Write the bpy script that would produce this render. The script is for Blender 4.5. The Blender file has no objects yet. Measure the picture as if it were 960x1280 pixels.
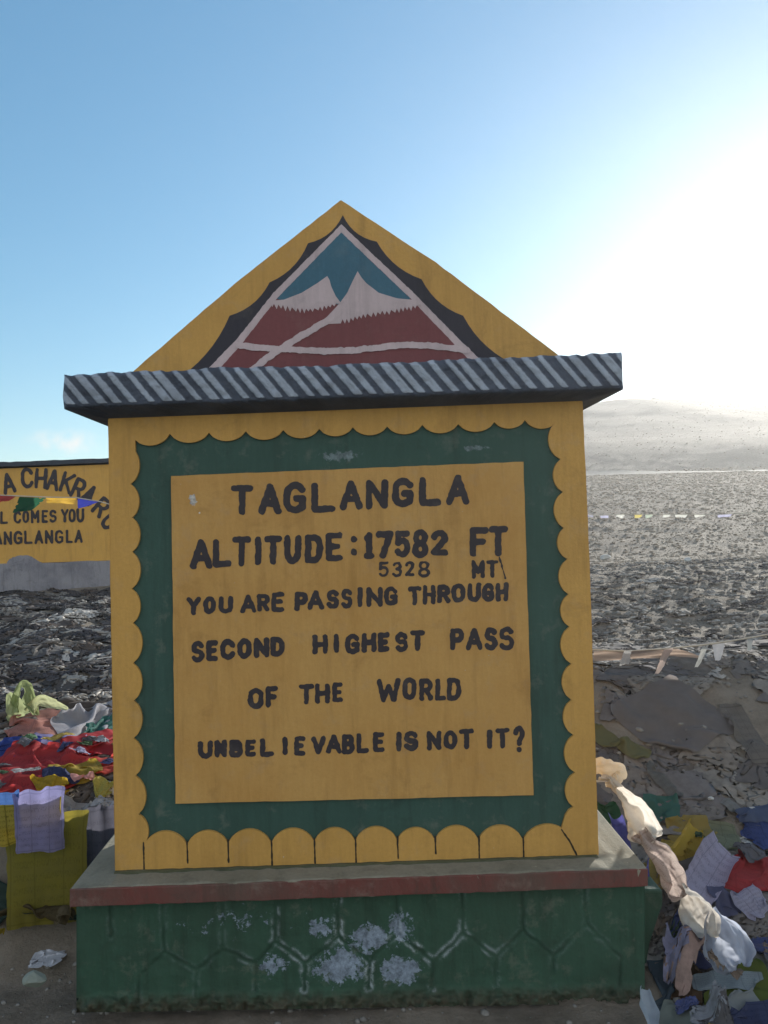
import bpy, bmesh, math, random
import numpy as np
from mathutils import Vector, Matrix
from mathutils.geometry import tessellate_polygon
R = math.radians
rng = np.random.default_rng(7)
random.seed(7)
S = bpy.context.scene
C = S.collection

# ------------------------------------------------------------------ camera
F = 960.0                                   # focal length in photo pixels (960 x 1280)
YAW, PITCH, ROLL = R(1.9), R(0.95), R(1.85)
CAM = Vector((0, 0, 1.6))
fw = Vector((math.sin(YAW) * math.cos(PITCH), math.cos(YAW) * math.cos(PITCH), math.sin(PITCH)))
r0 = fw.cross(Vector((0, 0, 1))).normalized()
u0 = r0.cross(fw).normalized()
rt = r0 * math.cos(ROLL) - u0 * math.sin(ROLL)
up = u0 * math.cos(ROLL) + r0 * math.sin(ROLL)
cd = bpy.data.cameras.new('camera')
cam = bpy.data.objects.new('camera', cd)
C.objects.link(cam)
cam.matrix_world = Matrix(((rt.x, up.x, -fw.x, CAM.x), (rt.y, up.y, -fw.y, CAM.y), (rt.z, up.z, -fw.z, CAM.z), (0, 0, 0, 1)))
cd.sensor_fit = 'VERTICAL'
cd.sensor_height = 36
cd.lens = 36 * F / 1280
cd.clip_start, cd.clip_end = 0.05, 2000
S.camera = cam

def P(px, py, Y):
    """point of the world on the vertical plane y = Y that the photo shows at pixel px, py"""
    d = fw + rt * ((px - 480) / F) + up * ((640 - py) / F)
    return CAM + d * ((Y - CAM.y) / d.y)

# ------------------------------------------------------------------ sky, sun, exposure
SUN_AZ, SUN_EL = R(34), R(14.5)
SKY, SUN = 0.15, 4.2
w = bpy.data.worlds.new('World')
S.world = w
w.use_nodes = True
nt = w.node_tree
bg = nt.nodes['Background']
sky = nt.nodes.new('ShaderNodeTexSky')
sky.sky_type = 'NISHITA'
sky.sun_disc = False
sky.sun_elevation = SUN_EL
sky.sun_rotation = SUN_AZ
sky.altitude = 500
sky.air_density = 1.0
sky.dust_density = 0.35
sky.ozone_density = 3.0
tint = nt.nodes.new('ShaderNodeMix')               # white balance of the sky
tint.data_type = 'RGBA'; tint.blend_type = 'MULTIPLY'
tint.inputs[0].default_value = 1.0
tint.inputs[7].default_value = (1.0, 1.06, 0.98, 1)
nt.links.new(sky.outputs[0], tint.inputs[6])
gam = nt.nodes.new('ShaderNodeGamma')               # softer range between the sun's side and the far side
gam.inputs[1].default_value = 0.68
sat = nt.nodes.new('ShaderNodeHueSaturation')
sat.inputs['Saturation'].default_value = 1.33
nt.links.new(tint.outputs[2], gam.inputs[0])
nt.links.new(gam.outputs[0], sat.inputs['Color'])
# thin cloud added unseen behind the camera to brighten the shaded marker face
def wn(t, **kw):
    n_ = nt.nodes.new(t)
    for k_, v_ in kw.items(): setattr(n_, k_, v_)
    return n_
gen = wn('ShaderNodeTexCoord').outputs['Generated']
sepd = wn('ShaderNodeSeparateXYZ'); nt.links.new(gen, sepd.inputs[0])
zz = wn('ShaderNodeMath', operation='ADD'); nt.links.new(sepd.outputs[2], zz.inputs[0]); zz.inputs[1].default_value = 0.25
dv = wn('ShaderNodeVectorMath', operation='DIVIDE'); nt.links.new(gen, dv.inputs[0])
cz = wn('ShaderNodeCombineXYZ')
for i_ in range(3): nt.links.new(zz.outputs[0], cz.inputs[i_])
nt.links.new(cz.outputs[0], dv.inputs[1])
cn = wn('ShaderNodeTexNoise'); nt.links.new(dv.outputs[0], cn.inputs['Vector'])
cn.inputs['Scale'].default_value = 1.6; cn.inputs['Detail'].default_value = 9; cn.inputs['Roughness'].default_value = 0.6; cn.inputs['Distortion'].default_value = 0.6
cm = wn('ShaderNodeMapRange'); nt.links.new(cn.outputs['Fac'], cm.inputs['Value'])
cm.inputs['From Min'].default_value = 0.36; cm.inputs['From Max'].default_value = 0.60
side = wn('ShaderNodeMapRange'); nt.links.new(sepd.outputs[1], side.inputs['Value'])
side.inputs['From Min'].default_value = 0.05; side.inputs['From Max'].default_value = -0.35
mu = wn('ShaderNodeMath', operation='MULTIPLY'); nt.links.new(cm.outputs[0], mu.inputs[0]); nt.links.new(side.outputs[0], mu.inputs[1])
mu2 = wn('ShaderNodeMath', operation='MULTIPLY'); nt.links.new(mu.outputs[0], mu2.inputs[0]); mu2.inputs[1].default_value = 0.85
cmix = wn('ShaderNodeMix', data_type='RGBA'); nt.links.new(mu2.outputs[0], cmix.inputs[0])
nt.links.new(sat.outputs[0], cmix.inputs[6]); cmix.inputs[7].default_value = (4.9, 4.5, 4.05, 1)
# one faint wisp low on the left
wd_ = (P(80, 553, 100) - CAM).normalized()
ws = wn('ShaderNodeVectorMath', operation='SUBTRACT'); nt.links.new(gen, ws.inputs[0]); ws.inputs[1].default_value = tuple(wd_)
wsc = wn('ShaderNodeVectorMath', operation='MULTIPLY'); nt.links.new(ws.outputs[0], wsc.inputs[0]); wsc.inputs[1].default_value = (1, 1, 2.6)
wl_ = wn('ShaderNodeVectorMath', operation='LENGTH'); nt.links.new(wsc.outputs[0], wl_.inputs[0])
wr_ = wn('ShaderNodeMapRange'); nt.links.new(wl_.outputs['Value'], wr_.inputs['Value'])
wr_.inputs['From Min'].default_value = 0.05; wr_.inputs['From Max'].default_value = 0.0; wr_.inputs['To Max'].default_value = 1.6
wno = wn('ShaderNodeTexNoise'); nt.links.new(gen, wno.inputs['Vector']); wno.inputs['Scale'].default_value = 34; wno.inputs['Detail'].default_value = 6
wm = wn('ShaderNodeMapRange'); nt.links.new(wno.outputs['Fac'], wm.inputs['Value']); wm.inputs['From Min'].default_value = 0.42; wm.inputs['From Max'].default_value = 0.7
wk = wn('ShaderNodeMath', operation='MULTIPLY'); nt.links.new(wr_.outputs[0], wk.inputs[0]); nt.links.new(wm.outputs[0], wk.inputs[1]); wk.use_clamp = True
wmix = wn('ShaderNodeMix', data_type='RGBA'); nt.links.new(wk.outputs[0], wmix.inputs[0])
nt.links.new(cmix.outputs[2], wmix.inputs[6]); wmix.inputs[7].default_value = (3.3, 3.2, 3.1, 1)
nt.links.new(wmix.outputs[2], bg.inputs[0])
bg.inputs[1].default_value = SKY
sl = bpy.data.lights.new('sun', 'SUN')
sl.energy = SUN
sl.angle = R(0.5)
sl.color = (1.0, 0.95, 0.86)
so = bpy.data.objects.new('sun', sl)
C.objects.link(so)
sdir = Vector((math.sin(SUN_AZ) * math.cos(SUN_EL), math.cos(SUN_AZ) * math.cos(SUN_EL), math.sin(SUN_EL)))
so.rotation_euler = sdir.to_track_quat('Z', 'Y').to_euler()
so.location = (20, 20, 30)
vs = S.view_settings
vs.view_transform = 'Standard'
vs.look = 'None'
vs.exposure = 1.0
vs.gamma = 1
vs.use_curve_mapping = False
S.cycles.max_bounces = 6
S.cycles.volume_bounces = 0
S.cycles.use_denoising = True

# ------------------------------------------------------------------ helpers
def link(name, me, mat=None, parent=None, smooth=False):
    o = bpy.data.objects.new(name, me)
    C.objects.link(o)
    if mat is not None:
        me.materials.append(mat)
    if smooth:
        me.polygons.foreach_set('use_smooth', [True] * len(me.polygons))
    if parent is not None:
        o.parent = parent
        o.location = -parent.matrix_world_loc if hasattr(parent, 'matrix_world_loc') else Vector((0, 0, 0)) - wloc(parent)
    return o

def wloc(o):
    v = Vector(o.location)
    while o.parent:
        o = o.parent
        v += Vector(o.location)
    return v

def mesh(name, verts, faces, mat=None, parent=None, smooth=False):
    me = bpy.data.meshes.new(name)
    me.from_pydata([tuple(v) for v in verts], [], [tuple(f) for f in faces])
    me.update()
    return link(name, me, mat, parent, smooth)

def tag(o, label, cat, group=None, kind=None):
    if label: o['label'] = label
    if cat: o['category'] = cat
    if group: o['group'] = group
    if kind: o['kind'] = kind
    return o

def base_origin(o):
    """move the origin of a one-mesh thing to the middle of its base"""
    me = o.data
    n = len(me.vertices)
    a = np.empty(n * 3)
    me.vertices.foreach_get('co', a)
    a = a.reshape(-1, 3)
    c = np.array([(a[:, 0].min() + a[:, 0].max()) / 2, (a[:, 1].min() + a[:, 1].max()) / 2, a[:, 2].min()])
    me.vertices.foreach_set('co', (a - c).ravel())
    o.location = c
    me.update()
    return o

def thing(name, loc, label, cat, group=None):
    e = bpy.data.objects.new(name, None)
    e.empty_display_size = 0.2
    C.objects.link(e)
    e.location = loc
    return tag(e, label, cat, group)

def prism(name, front, back, mat, parent=None, bevel=0.0, holes=()):
    """solid between a front outline and a matching back outline (lists of 3D points); holes: list of (front, back)"""
    loops = [front] + [h[0] for h in holes]
    bl = [back] + [h[1] for h in holes]
    tris = tessellate_polygon([[Vector((p[0], p[2], 0)) for p in l] for l in loops])
    V, Fc = [], []
    for l in loops: V += list(l)
    n = len(V)
    for l in bl: V += list(l)
    for t in tris:
        Fc.append(t)
        Fc.append(tuple(n + i for i in reversed(t)))
    k = 0
    for l in loops:
        m = len(l)
        for i in range(m):
            a, b = k + i, k + (i + 1) % m
            Fc.append((a, b, n + b, n + a))
        k += m
    o = mesh(name, V, Fc, mat, parent)
    bm = bmesh.new(); bm.from_mesh(o.data)
    bmesh.ops.recalc_face_normals(bm, faces=bm.faces)
    bm.to_mesh(o.data); bm.free()
    if bevel:
        b = o.modifiers.new('bevel', 'BEVEL')
        b.width = bevel; b.segments = 2; b.limit_method = 'ANGLE'; b.angle_limit = R(40)
        b.use_clamp_overlap = True
    return o

def px_prism(name, pts, Y0, Y1, mat, parent=None, bevel=0.0, holes=(), widen=False):
    """outline given where the photo shows it on plane Y0, pushed straight back to Y1"""
    f = [P(x, y, Y0) for x, y in pts]
    b = [Vector((p.x, Y1, p.z)) for p in f]
    hh = []
    for h in holes:
        hf = [P(x, y, Y0) for x, y in h]
        hh.append((hf, [Vector((p.x, Y1, p.z)) for p in hf]))
    return prism(name, f, b, mat, parent, bevel, hh)

def px_sheet(name, pts, Y, mat, parent=None, holes=()):
    loops = [pts] + list(holes)
    tris = tessellate_polygon([[Vector((x, y, 0)) for x, y in l] for l in loops])
    V = [P(x, y, Y) for l in loops for x, y in l]
    return mesh(name, V, tris, mat, parent)

def dens(pts, step=3.0, jit=0.0, closed=True, seed=1):
    """resample a polyline, with a small hand-painted wobble"""
    r = random.Random(seed)
    out = []
    n = len(pts)
    for i in range(n if closed else n - 1):
        a, b = pts[i], pts[(i + 1) % n]
        L = math.hypot(b[0] - a[0], b[1] - a[1])
        k = max(1, int(L / step))
        for j in range(k):
            t = j / k
            g = jit if j else jit * 0.5
            out.append((a[0] + (b[0] - a[0]) * t + r.uniform(-g, g), a[1] + (b[1] - a[1]) * t + r.uniform(-g, g)))
    if not closed: out.append(pts[-1])
    return out

def hash2(ix, iy, s):
    h = (ix.astype(np.int64) * 374761393 + iy.astype(np.int64) * 668265263 + s * 974634777) & 0x7fffffff
    h = ((h ^ (h >> 13)) * 1274126177) & 0x7fffffff
    h = h ^ (h >> 16)
    return (h & 0xffff) / 65535.0

def vnoise(x, y, s=0):
    x = np.asarray(x, float); y = np.asarray(y, float)
    ix = np.floor(x); iy = np.floor(y)
    fx = x - ix; fy = y - iy
    fx = fx * fx * (3 - 2 * fx); fy = fy * fy * (3 - 2 * fy)
    a = hash2(ix, iy, s); b = hash2(ix + 1, iy, s); c = hash2(ix, iy + 1, s); d = hash2(ix + 1, iy + 1, s)
    return (a * (1 - fx) + b * fx) * (1 - fy) + (c * (1 - fx) + d * fx) * fy - 0.5

def fbm(x, y, o=4, s=0):
    t = 0; a = 1.0
    for i in range(o):
        t = t + a * vnoise(np.asarray(x) * 2 ** i, np.asarray(y) * 2 ** i, s + i * 17)
        a *= 0.5
    return t

def sstep(a, b, x):
    t = np.clip((x - a) / (b - a), 0, 1)
    return t * t * (3 - 2 * t)

# ------------------------------------------------------------------ materials
def newmat(name):
    m = bpy.data.materials.new(name)
    m.use_nodes = True
    n = m.node_tree
    return m, n, n.nodes, n.links, n.nodes['Principled BSDF']

def N(nodes, t, **kw):
    n = nodes.new(t)
    for k, v in kw.items(): setattr(n, k, v)
    return n

def noise(nodes, links, scale, detail=6, rough=0.6, vec=None, dist=0.0):
    n = N(nodes, 'ShaderNodeTexNoise')
    n.inputs['Scale'].default_value = scale
    n.inputs['Detail'].default_value = detail
    n.inputs['Roughness'].default_value = rough
    n.inputs['Distortion'].default_value = dist
    if vec is not None: links.new(vec, n.inputs['Vector'])
    return n.outputs['Fac']

def ramp(nodes, links, fac, a, b, ca=0.0, cb=1.0):
    n = N(nodes, 'ShaderNodeMapRange')
    n.inputs['From Min'].default_value = a; n.inputs['From Max'].default_value = b
    n.inputs['To Min'].default_value = ca; n.inputs['To Max'].default_value = cb
    links.new(fac, n.inputs['Value'])
    return n.outputs['Result']

def mixc(nodes, links, fac, a, b):
    n = N(nodes, 'ShaderNodeMix', data_type='RGBA')
    if isinstance(fac, float): n.inputs[0].default_value = fac
    else: links.new(fac, n.inputs[0])
    for s, v in ((n.inputs[6], a), (n.inputs[7], b)):
        if isinstance(v, (tuple, list)): s.default_value = (*v[:3], 1)
        else: links.new(v, s)
    return n.outputs[2]

def math_(nodes, links, op, a, b=None):
    n = N(nodes, 'ShaderNodeMath', operation=op)
    for i, v in enumerate((a, b)):
        if v is None: continue
        if isinstance(v, (int, float)): n.inputs[i].default_value = v
        else: links.new(v, n.inputs[i])
    return n.outputs[0]

def gpos(nodes):
    return N(nodes, 'ShaderNodeNewGeometry').outputs['Position']

def stretch(nodes, links, vec, s):
    m = N(nodes, 'ShaderNodeMapping')
    m.inputs['Scale'].default_value = s
    links.new(vec, m.inputs['Vector'])
    return m.outputs[0]

def paint(name, col, dark=None, rough=0.62, stain=0.35, brush=(70, 70, 9), chips=None, chip_col=(0.55, 0.58, 0.62), spec=0.3, bump=0.25, streak=0.25, speck=True):
    """weathered oil paint on cement plaster; chips = list of (centre, radii, threshold) patches where it has come off"""
    m, n, nd, lk, b = newmat(name)
    pos = gpos(nd)
    dark = dark or tuple(c * 0.62 for c in col)
    big = noise(nd, lk, 3.1, 5, 0.6, pos)
    c = mixc(nd, lk, ramp(nd, lk, big, 0.42, 0.72, 0, stain), col, dark)
    st = noise(nd, lk, 1.0, 4, 0.6, stretch(nd, lk, pos, brush))
    c = mixc(nd, lk, ramp(nd, lk, st, 0.45, 0.75, 0, streak), c, tuple(min(1, k * 1.25 + 0.01) for k in col))
    fine = noise(nd, lk, 90, 5, 0.65, pos)
    c = mixc(nd, lk, ramp(nd, lk, fine, 0.35, 0.7, 0.0, 0.28), c, dark)
    if speck:
        sp = noise(nd, lk, 26, 8, 0.75, pos)
        c = mixc(nd, lk, ramp(nd, lk, sp, 0.70, 0.76, 0, 0.55), c, tuple(k * 0.45 for k in col))
    drip = noise(nd, lk, 1.0, 6, 0.65, stretch(nd, lk, pos, (16, 16, 1.6)))
    c = mixc(nd, lk, ramp(nd, lk, drip, 0.52, 0.74, 0, stain * 0.8), c, tuple(k * 0.55 + 0.004 for k in dark))
    blot = noise(nd, lk, 7.5, 9, 0.72, pos, 0.4)
    c = mixc(nd, lk, ramp(nd, lk, blot, 0.56, 0.72, 0, stain * 0.7), c, tuple(k * 0.6 + 0.006 for k in dark))
    dusty = noise(nd, lk, 11, 9, 0.7, pos, 0.2)
    c = mixc(nd, lk, ramp(nd, lk, dusty, 0.55, 0.8, 0, stain * 0.45), c, (0.34, 0.30, 0.25))
    if speck:
        nick = noise(nd, lk, 48, 3, 0.5, pos)
        c = mixc(nd, lk, ramp(nd, lk, nick, 0.765, 0.785, 0, 0.8), c, (0.5, 0.46, 0.40))
    hgt = fine
    if chips:
        tot = None
        for (ctr, rad, th) in chips:
            v = N(nd, 'ShaderNodeVectorMath', operation='SUBTRACT')
            lk.new(pos, v.inputs[0]); v.inputs[1].default_value = tuple(ctr)
            v2 = N(nd, 'ShaderNodeVectorMath', operation='DIVIDE')
            lk.new(v.outputs[0], v2.inputs[0]); v2.inputs[1].default_value = tuple(rad)
            ln = N(nd, 'ShaderNodeVectorMath', operation='LENGTH')
            lk.new(v2.outputs[0], ln.inputs[0])
            fall = ramp(nd, lk, ln.outputs['Value'], 0.0, 1.0, 1.0, 0.0)
            nz = noise(nd, lk, 34, 10, 0.74, pos, 0.3)
            s = math_(nd, lk, 'ADD', math_(nd, lk, 'MULTIPLY', fall, 0.5), nz)
            k = math_(nd, lk, 'MULTIPLY', ramp(nd, lk, s, th, th + 0.035), ramp(nd, lk, ln.outputs['Value'], 0.9, 1.0, 1.0, 0.0))
            tot = k if tot is None else math_(nd, lk, 'MAXIMUM', tot, k)
        tone = noise(nd, lk, 45, 6, 0.7, pos)
        cc = mixc(nd, lk, ramp(nd, lk, tone, 0.35, 0.65), tuple(k * 0.35 for k in chip_col), chip_col)
        c = mixc(nd, lk, tot, c, cc)
    lk.new(c, b.inputs['Base Color'])
    b.inputs['Roughness'].default_value = rough
    b.inputs['Specular IOR Level'].default_value = spec
    bp = N(nd, 'ShaderNodeBump')
    bp.inputs['Strength'].default_value = bump
    bp.inputs['Distance'].default_value = 0.004
    h2 = math_(nd, lk, 'ADD', hgt, math_(nd, lk, 'MULTIPLY', st, 0.6))
    lk.new(h2, bp.inputs['Height'])
    lk.new(bp.outputs[0], b.inputs['Normal'])
    return m

def flagmat(name, col, prints=0.0, trans=0.4, dirt=0.35):
    """thin printed cotton / polyester"""
    m, n, nd, lk, b = newmat(name)
    uv = N(nd, 'ShaderNodeUVMap').outputs[0]
    pos = gpos(nd)
    nz = noise(nd, lk, 14, 6, 0.65, pos)
    c = mixc(nd, lk, ramp(nd, lk, nz, 0.4, 0.75, 0, dirt), col, tuple(0.35 * k + 0.05 for k in col))
    if prints:
        sep = N(nd, 'ShaderNodeSeparateXYZ'); lk.new(uv, sep.inputs[0])
        rows = math_(nd, lk, 'FRACT', math_(nd, lk, 'MULTIPLY', sep.outputs[1], 9.0))
        rowm = math_(nd, lk, 'MULTIPLY', ramp(nd, lk, rows, 0.2, 0.28), ramp(nd, lk, rows, 0.72, 0.8, 1, 0))
        gl = noise(nd, lk, 1.0, 3, 0.8, stretch(nd, lk, uv, (70, 26, 1)))
        ink = math_(nd, lk, 'MULTIPLY', rowm, ramp(nd, lk, gl, 0.51, 0.56))
        for s in (0, 1):
            k = sep.outputs[s]
            ink = math_(nd, lk, 'MULTIPLY', ink, ramp(nd, lk, k, 0.08, 0.085))
            ink = math_(nd, lk, 'MULTIPLY', ink, ramp(nd, lk, k, 0.915, 0.92, 1, 0))
        bx = None
        for s, q in ((0, 0.05), (0, 0.95), (1, 0.05), (1, 0.95), (0, 0.34), (0, 0.70)):
            d = math_(nd, lk, 'ABSOLUTE', math_(nd, lk, 'SUBTRACT', sep.outputs[s], q))
            l = ramp(nd, lk, d, 0.006, 0.012, 1, 0)
            bx = l if bx is None else math_(nd, lk, 'MAXIMUM', bx, l)
        ink = math_(nd, lk, 'MAXIMUM', ink, math_(nd, lk, 'MULTIPLY', bx, 0.8))
        wear = noise(nd, lk, 20, 4, 0.6, pos)
        ink = math_(nd, lk, 'MULTIPLY', ink, ramp(nd, lk, wear, 0.3, 0.6, 0.25, prints))
        c = mixc(nd, lk, ink, c, tuple(0.18 * k for k in col))
    lk.new(c, b.inputs['Base Color'])
    b.inputs['Roughness'].default_value = 0.8
    b.inputs['Specular IOR Level'].default_value = 0.2
    tr = N(nd, 'ShaderNodeBsdfTranslucent'); lk.new(c, tr.inputs[0])
    mx = N(nd, 'ShaderNodeMixShader'); mx.inputs[0].default_value = trans + 0.08
    lk.new(b.outputs[0], mx.inputs[1]); lk.new(tr.outputs[0], mx.inputs[2])
    lk.new(mx.outputs[0], nd['Material Output'].inputs['Surface'])
    bp = N(nd, 'ShaderNodeBump'); bp.inputs['Strength'].default_value = 0.25; bp.inputs['Distance'].default_value = 0.003
    wv = noise(nd, lk, 60, 4, 0.6, pos)
    lk.new(wv, bp.inputs['Height'])
    lk.new(bp.outputs[0], b.inputs['Normal']); lk.new(bp.outputs[0], tr.inputs['Normal'])
    return m

YEL = (0.535, 0.315, 0.10)
GRN = (0.040, 0.092, 0.076)
m_yel = paint('ochre_paint', YEL, (0.44, 0.225, 0.055), stain=0.6, bump=0.35,
              chips=[(P(241, 626, 2.62), (0.03, 0.1, 0.04), 0.76), (P(250, 641, 2.62), (0.02, 0.1, 0.02), 0.88)], chip_col=(0.75, 0.72, 0.68))
m_yel2 = paint('ochre_paint_trim', (0.57, 0.328, 0.086), (0.40, 0.225, 0.06), stain=0.55, bump=0.4)
m_grn = paint('bottle_green_paint', GRN, (0.03, 0.072, 0.058), stain=0.8, bump=0.3, speck=False,
              chips=[(P(425, 570, 2.63), (0.15, 0.1, 0.04), 0.80), (P(595, 560, 2.63), (0.16, 0.1, 0.03), 0.90)], chip_col=(0.20, 0.27, 0.29))
m_base = paint('base_green_paint', (0.043, 0.096, 0.066), (0.04, 0.07, 0.05), rough=0.9, spec=0.12, stain=0.8, bump=0.6, speck=False,
               chips=[(P(425, 1208, 2.57), (0.15, 0.2, 0.10), 0.74), (P(500, 1212, 2.57), (0.14, 0.2, 0.09), 0.76), (P(462, 1172, 2.57), (0.13, 0.2, 0.09), 0.76), (P(500, 1160, 2.57), (0.08, 0.2, 0.10), 0.78), (P(400, 1160, 2.57), (0.12, 0.2, 0.07), 0.84), (P(340, 1205, 2.57), (0.12, 0.2, 0.09), 0.84), (P(300, 1150, 2.57), (0.9, 0.2, 0.2), 1.0)],
               chip_col=(0.30, 0.37, 0.46))
m_letter = paint('black_lettering', (0.034, 0.029, 0.036), (0.045, 0.038, 0.042), stain=0.4, bump=0.15, speck=False, streak=0.3, rough=0.5)
m_dark = paint('charcoal_border_paint', (0.035, 0.034, 0.048), stain=0.4, speck=False)
m_white = paint('chalky_white_paint', (0.56, 0.46, 0.48), (0.42, 0.35, 0.37), stain=0.6, speck=False, bump=0.4)
m_teal = paint('teal_paint', (0.05, 0.145, 0.215), stain=0.3, speck=False)
m_maroon = paint('maroon_paint', (0.19, 0.06, 0.066), stain=0.3, speck=False)
m_capred = paint('cap_red_paint', (0.16, 0.050, 0.042), (0.11, 0.08, 0.065), stain=0.9, bump=0.5)
m_cement = paint('bare_cement', (0.26, 0.245, 0.195), (0.15, 0.145, 0.11), stain=0.6, bump=0.5, spec=0.2, rough=0.9)
m_concrete = paint('concrete', (0.30, 0.30, 0.33), (0.16, 0.16, 0.19), stain=0.9, bump=0.6, spec=0.2, rough=0.9)
m_soffit = paint('slate_paint', (0.045, 0.055, 0.075), stain=0.5, speck=False, bump=0.5)
m_groove = paint('groove_dark', (0.035, 0.028, 0.018), speck=False)  # plain dark tone for the strokes drawn as petal joints

# cornice: chalk white bars over slate paint, chosen by an attribute of the modelled relief
def attr_mat(name, base_a, base_b, attr, lo, hi, bump=0.5):
    m, n, nd, lk, b = newmat(name)
    pos = gpos(nd)
    a = N(nd, 'ShaderNodeAttribute', attribute_name=attr).outputs['Fac']
    nz = noise(nd, lk, 55, 7, 0.75, pos)
    k = ramp(nd, lk, math_(nd, lk, 'ADD', a, math_(nd, lk, 'MULTIPLY', math_(nd, lk, 'SUBTRACT', nz, 0.5), 0.9)), lo, hi)
    big = noise(nd, lk, 9, 5, 0.6, pos)
    ca = mixc(nd, lk, ramp(nd, lk, big, 0.35, 0.7), base_a, tuple(x * 0.6 for x in base_a))
    cb = mixc(nd, lk, ramp(nd, lk, big, 0.35, 0.7), base_b, tuple(x * 0.65 for x in base_b))
    c = mixc(nd, lk, k, ca, cb)
    lk.new(c, b.inputs['Base Color'])
    b.inputs['Roughness'].default_value = 0.7
    b.inputs['Specular IOR Level'].default_value = 0.25
    bp = N(nd, 'ShaderNodeBump'); bp.inputs['Strength'].default_value = bump; bp.inputs['Distance'].default_value = 0.005
    lk.new(nz, bp.inputs['Height']); lk.new(bp.outputs[0], b.inputs['Normal'])
    return m
m_cornice = attr_mat('cornice_paint', (0.075, 0.092, 0.128), (0.36, 0.415, 0.50), 'bar', 0.34, 0.72)

def ground_mat():
    m, n, nd, lk, b = newmat('stony_ground')
    pos = gpos(nd)
    big = noise(nd, lk, 0.35, 6, 0.6, pos)
    c = mixc(nd, lk, ramp(nd, lk, big, 0.35, 0.65), (0.24, 0.205, 0.17), (0.31, 0.27, 0.22))
    mid = noise(nd, lk, 7, 8, 0.7, pos)
    c = mixc(nd, lk, ramp(nd, lk, mid, 0.4, 0.7), c, (0.17, 0.145, 0.115))
    vo = N(nd, 'ShaderNodeTexVoronoi'); vo.inputs['Scale'].default_value = 38; lk.new(pos, vo.inputs['Vector'])
    c = mixc(nd, lk, ramp(nd, lk, vo.outputs['Distance'], 0.0, 0.35, 0.5, 0.0), c, (0.27, 0.25, 0.22))
    lk.new(c, b.inputs['Base Color'])
    b.inputs['Roughness'].default_value = 0.95
    b.inputs['Specular IOR Level'].default_value = 0.15
    bp = N(nd, 'ShaderNodeBump'); bp.inputs['Strength'].default_value = 0.8; bp.inputs['Distance'].default_value = 0.035
    fine = noise(nd, lk, 45, 8, 0.75, pos)
    lk.new(math_(nd, lk, 'ADD', fine, mid), bp.inputs['Height'])
    lk.new(bp.outputs[0], b.inputs['Normal'])
    return m
m_ground = ground_mat()
m_stone = paint('grey_stone', (0.26, 0.25, 0.23), (0.13, 0.125, 0.12), rough=0.9, spec=0.2, stain=0.7)

# ------------------------------------------------------------------ terrain
def height(x, y, fine=True):
    x = np.asarray(x, float); y = np.asarray(y, float)
    s = sstep(-0.6, 0.7, x)
    # banks: the cairn heap is on a raised shelf behind the marker
    bl = 0.55 * sstep(2.80, 3.35, y) + 0.07 * sstep(3.3, 4.5, y) + np.clip(y - 4.5, 0, None) * 0.056
    br = 0.82 * sstep(2.55, 4.5, y) + 0.24 * sstep(4.5, 8, y) - 0.11 * sstep(8.2, 12, y) + np.clip(y - 12, 0, None) * 0.085
    far = 1 - sstep(62, 80, y)
    z = bl * (1 - s) + br * s
    z = np.where(y > 60, z * far + (1 - far) * 5.2, z)
    z = z * sstep(2.3, 3.0, y)
    # heap of cloth at the right foot of the marker
    z = z + 0.16 * np.exp(-(((x - 1.35) / 0.35) ** 2 + ((y - 2.85) / 0.35) ** 2))
    # the hill
    cx = 47.0
    sig = np.where(x < cx, 62.0, 120.0)
    hp = 16.2 * np.exp(-((x - cx) / sig) ** 2) + 2.2 * fbm(x / 22, 3.3 + y * 0, 3, 5)
    t = np.clip((y - 57) / 70, 0, 1)
    prof = t + 0.05 * t * (1 - t) - np.where(t > 0.93, (t - 0.93) ** 2 * 7, 0)
    z = z + (hp + 0.45 * fbm(x / 9.0, y / 9.0, 4, 61) * sstep(0.02, 0.3, t) * (1 - sstep(0.7, 1.0, t))) * prof * (1 - 0.7 * sstep(130, 240, y))
    if fine:
        z = z + fbm(x * 1.3, y * 1.3, 4, 3) * 0.05 * sstep(3.0, 6.0, np.hypot(x, y)) + fbm(x * 7, y * 7, 3, 9) * 0.022
        shelf = sstep(3.4, 4.2, y) * (1 - sstep(9.0, 9.8, y))
        ridge = 1 - np.abs(fbm(x * 0.9 + 4, y * 2.0, 3, 21)) * 2
        z = z + shelf * (1 - s) * (0.085 * ridge - 0.05) 
        shr = sstep(4.6, 5.2, y) * (1 - sstep(7.8, 8.6, y))
        z = z + shr * s * (0.03 * ridge - 0.02 + 0.02 * fbm(x * 4, y * 9, 3, 71))
    if fine: z = z + (vnoise(x * 3.1, y * 3.1, 55) + 0.6 * vnoise(x * 1.1, y * 1.1, 56)) * 0.045 * sstep(8.5, 13, y) * (1 - sstep(55, 70, y))
    return z

def make_ground():
    rr = [0.0, 0.6]
    while rr[-1] < 300: rr.append(rr[-1] * 1.013)
    rr = np.array(rr)
    th = np.concatenate([np.arange(-180, -42, 4.0), np.arange(-42, 42, 0.28), np.arange(42, 180, 4.0)])
    T, RR = np.meshgrid(np.radians(th), rr)
    X = RR * np.sin(T); Y = RR * np.cos(T)
    Z = height(X, Y)
    nr, nc = X.shape
    V = np.stack([X, Y, Z], -1).reshape(-1, 3)
    i = np.arange(nr - 1)[:, None] * nc
    j = np.arange(nc)[None, :]
    j2 = (j + 1) % nc
    Fq = np.stack([(i + j), (i + nc + j), (i + nc + j2), (i + j2)], -1).reshape(-1, 4)
    me = bpy.data.meshes.new('ground')
    me.from_pydata(V.tolist(), [], Fq.tolist())
    o = link('ground', me, m_ground, None, True)
    o['kind'] = 'structure'
make_ground()

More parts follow.
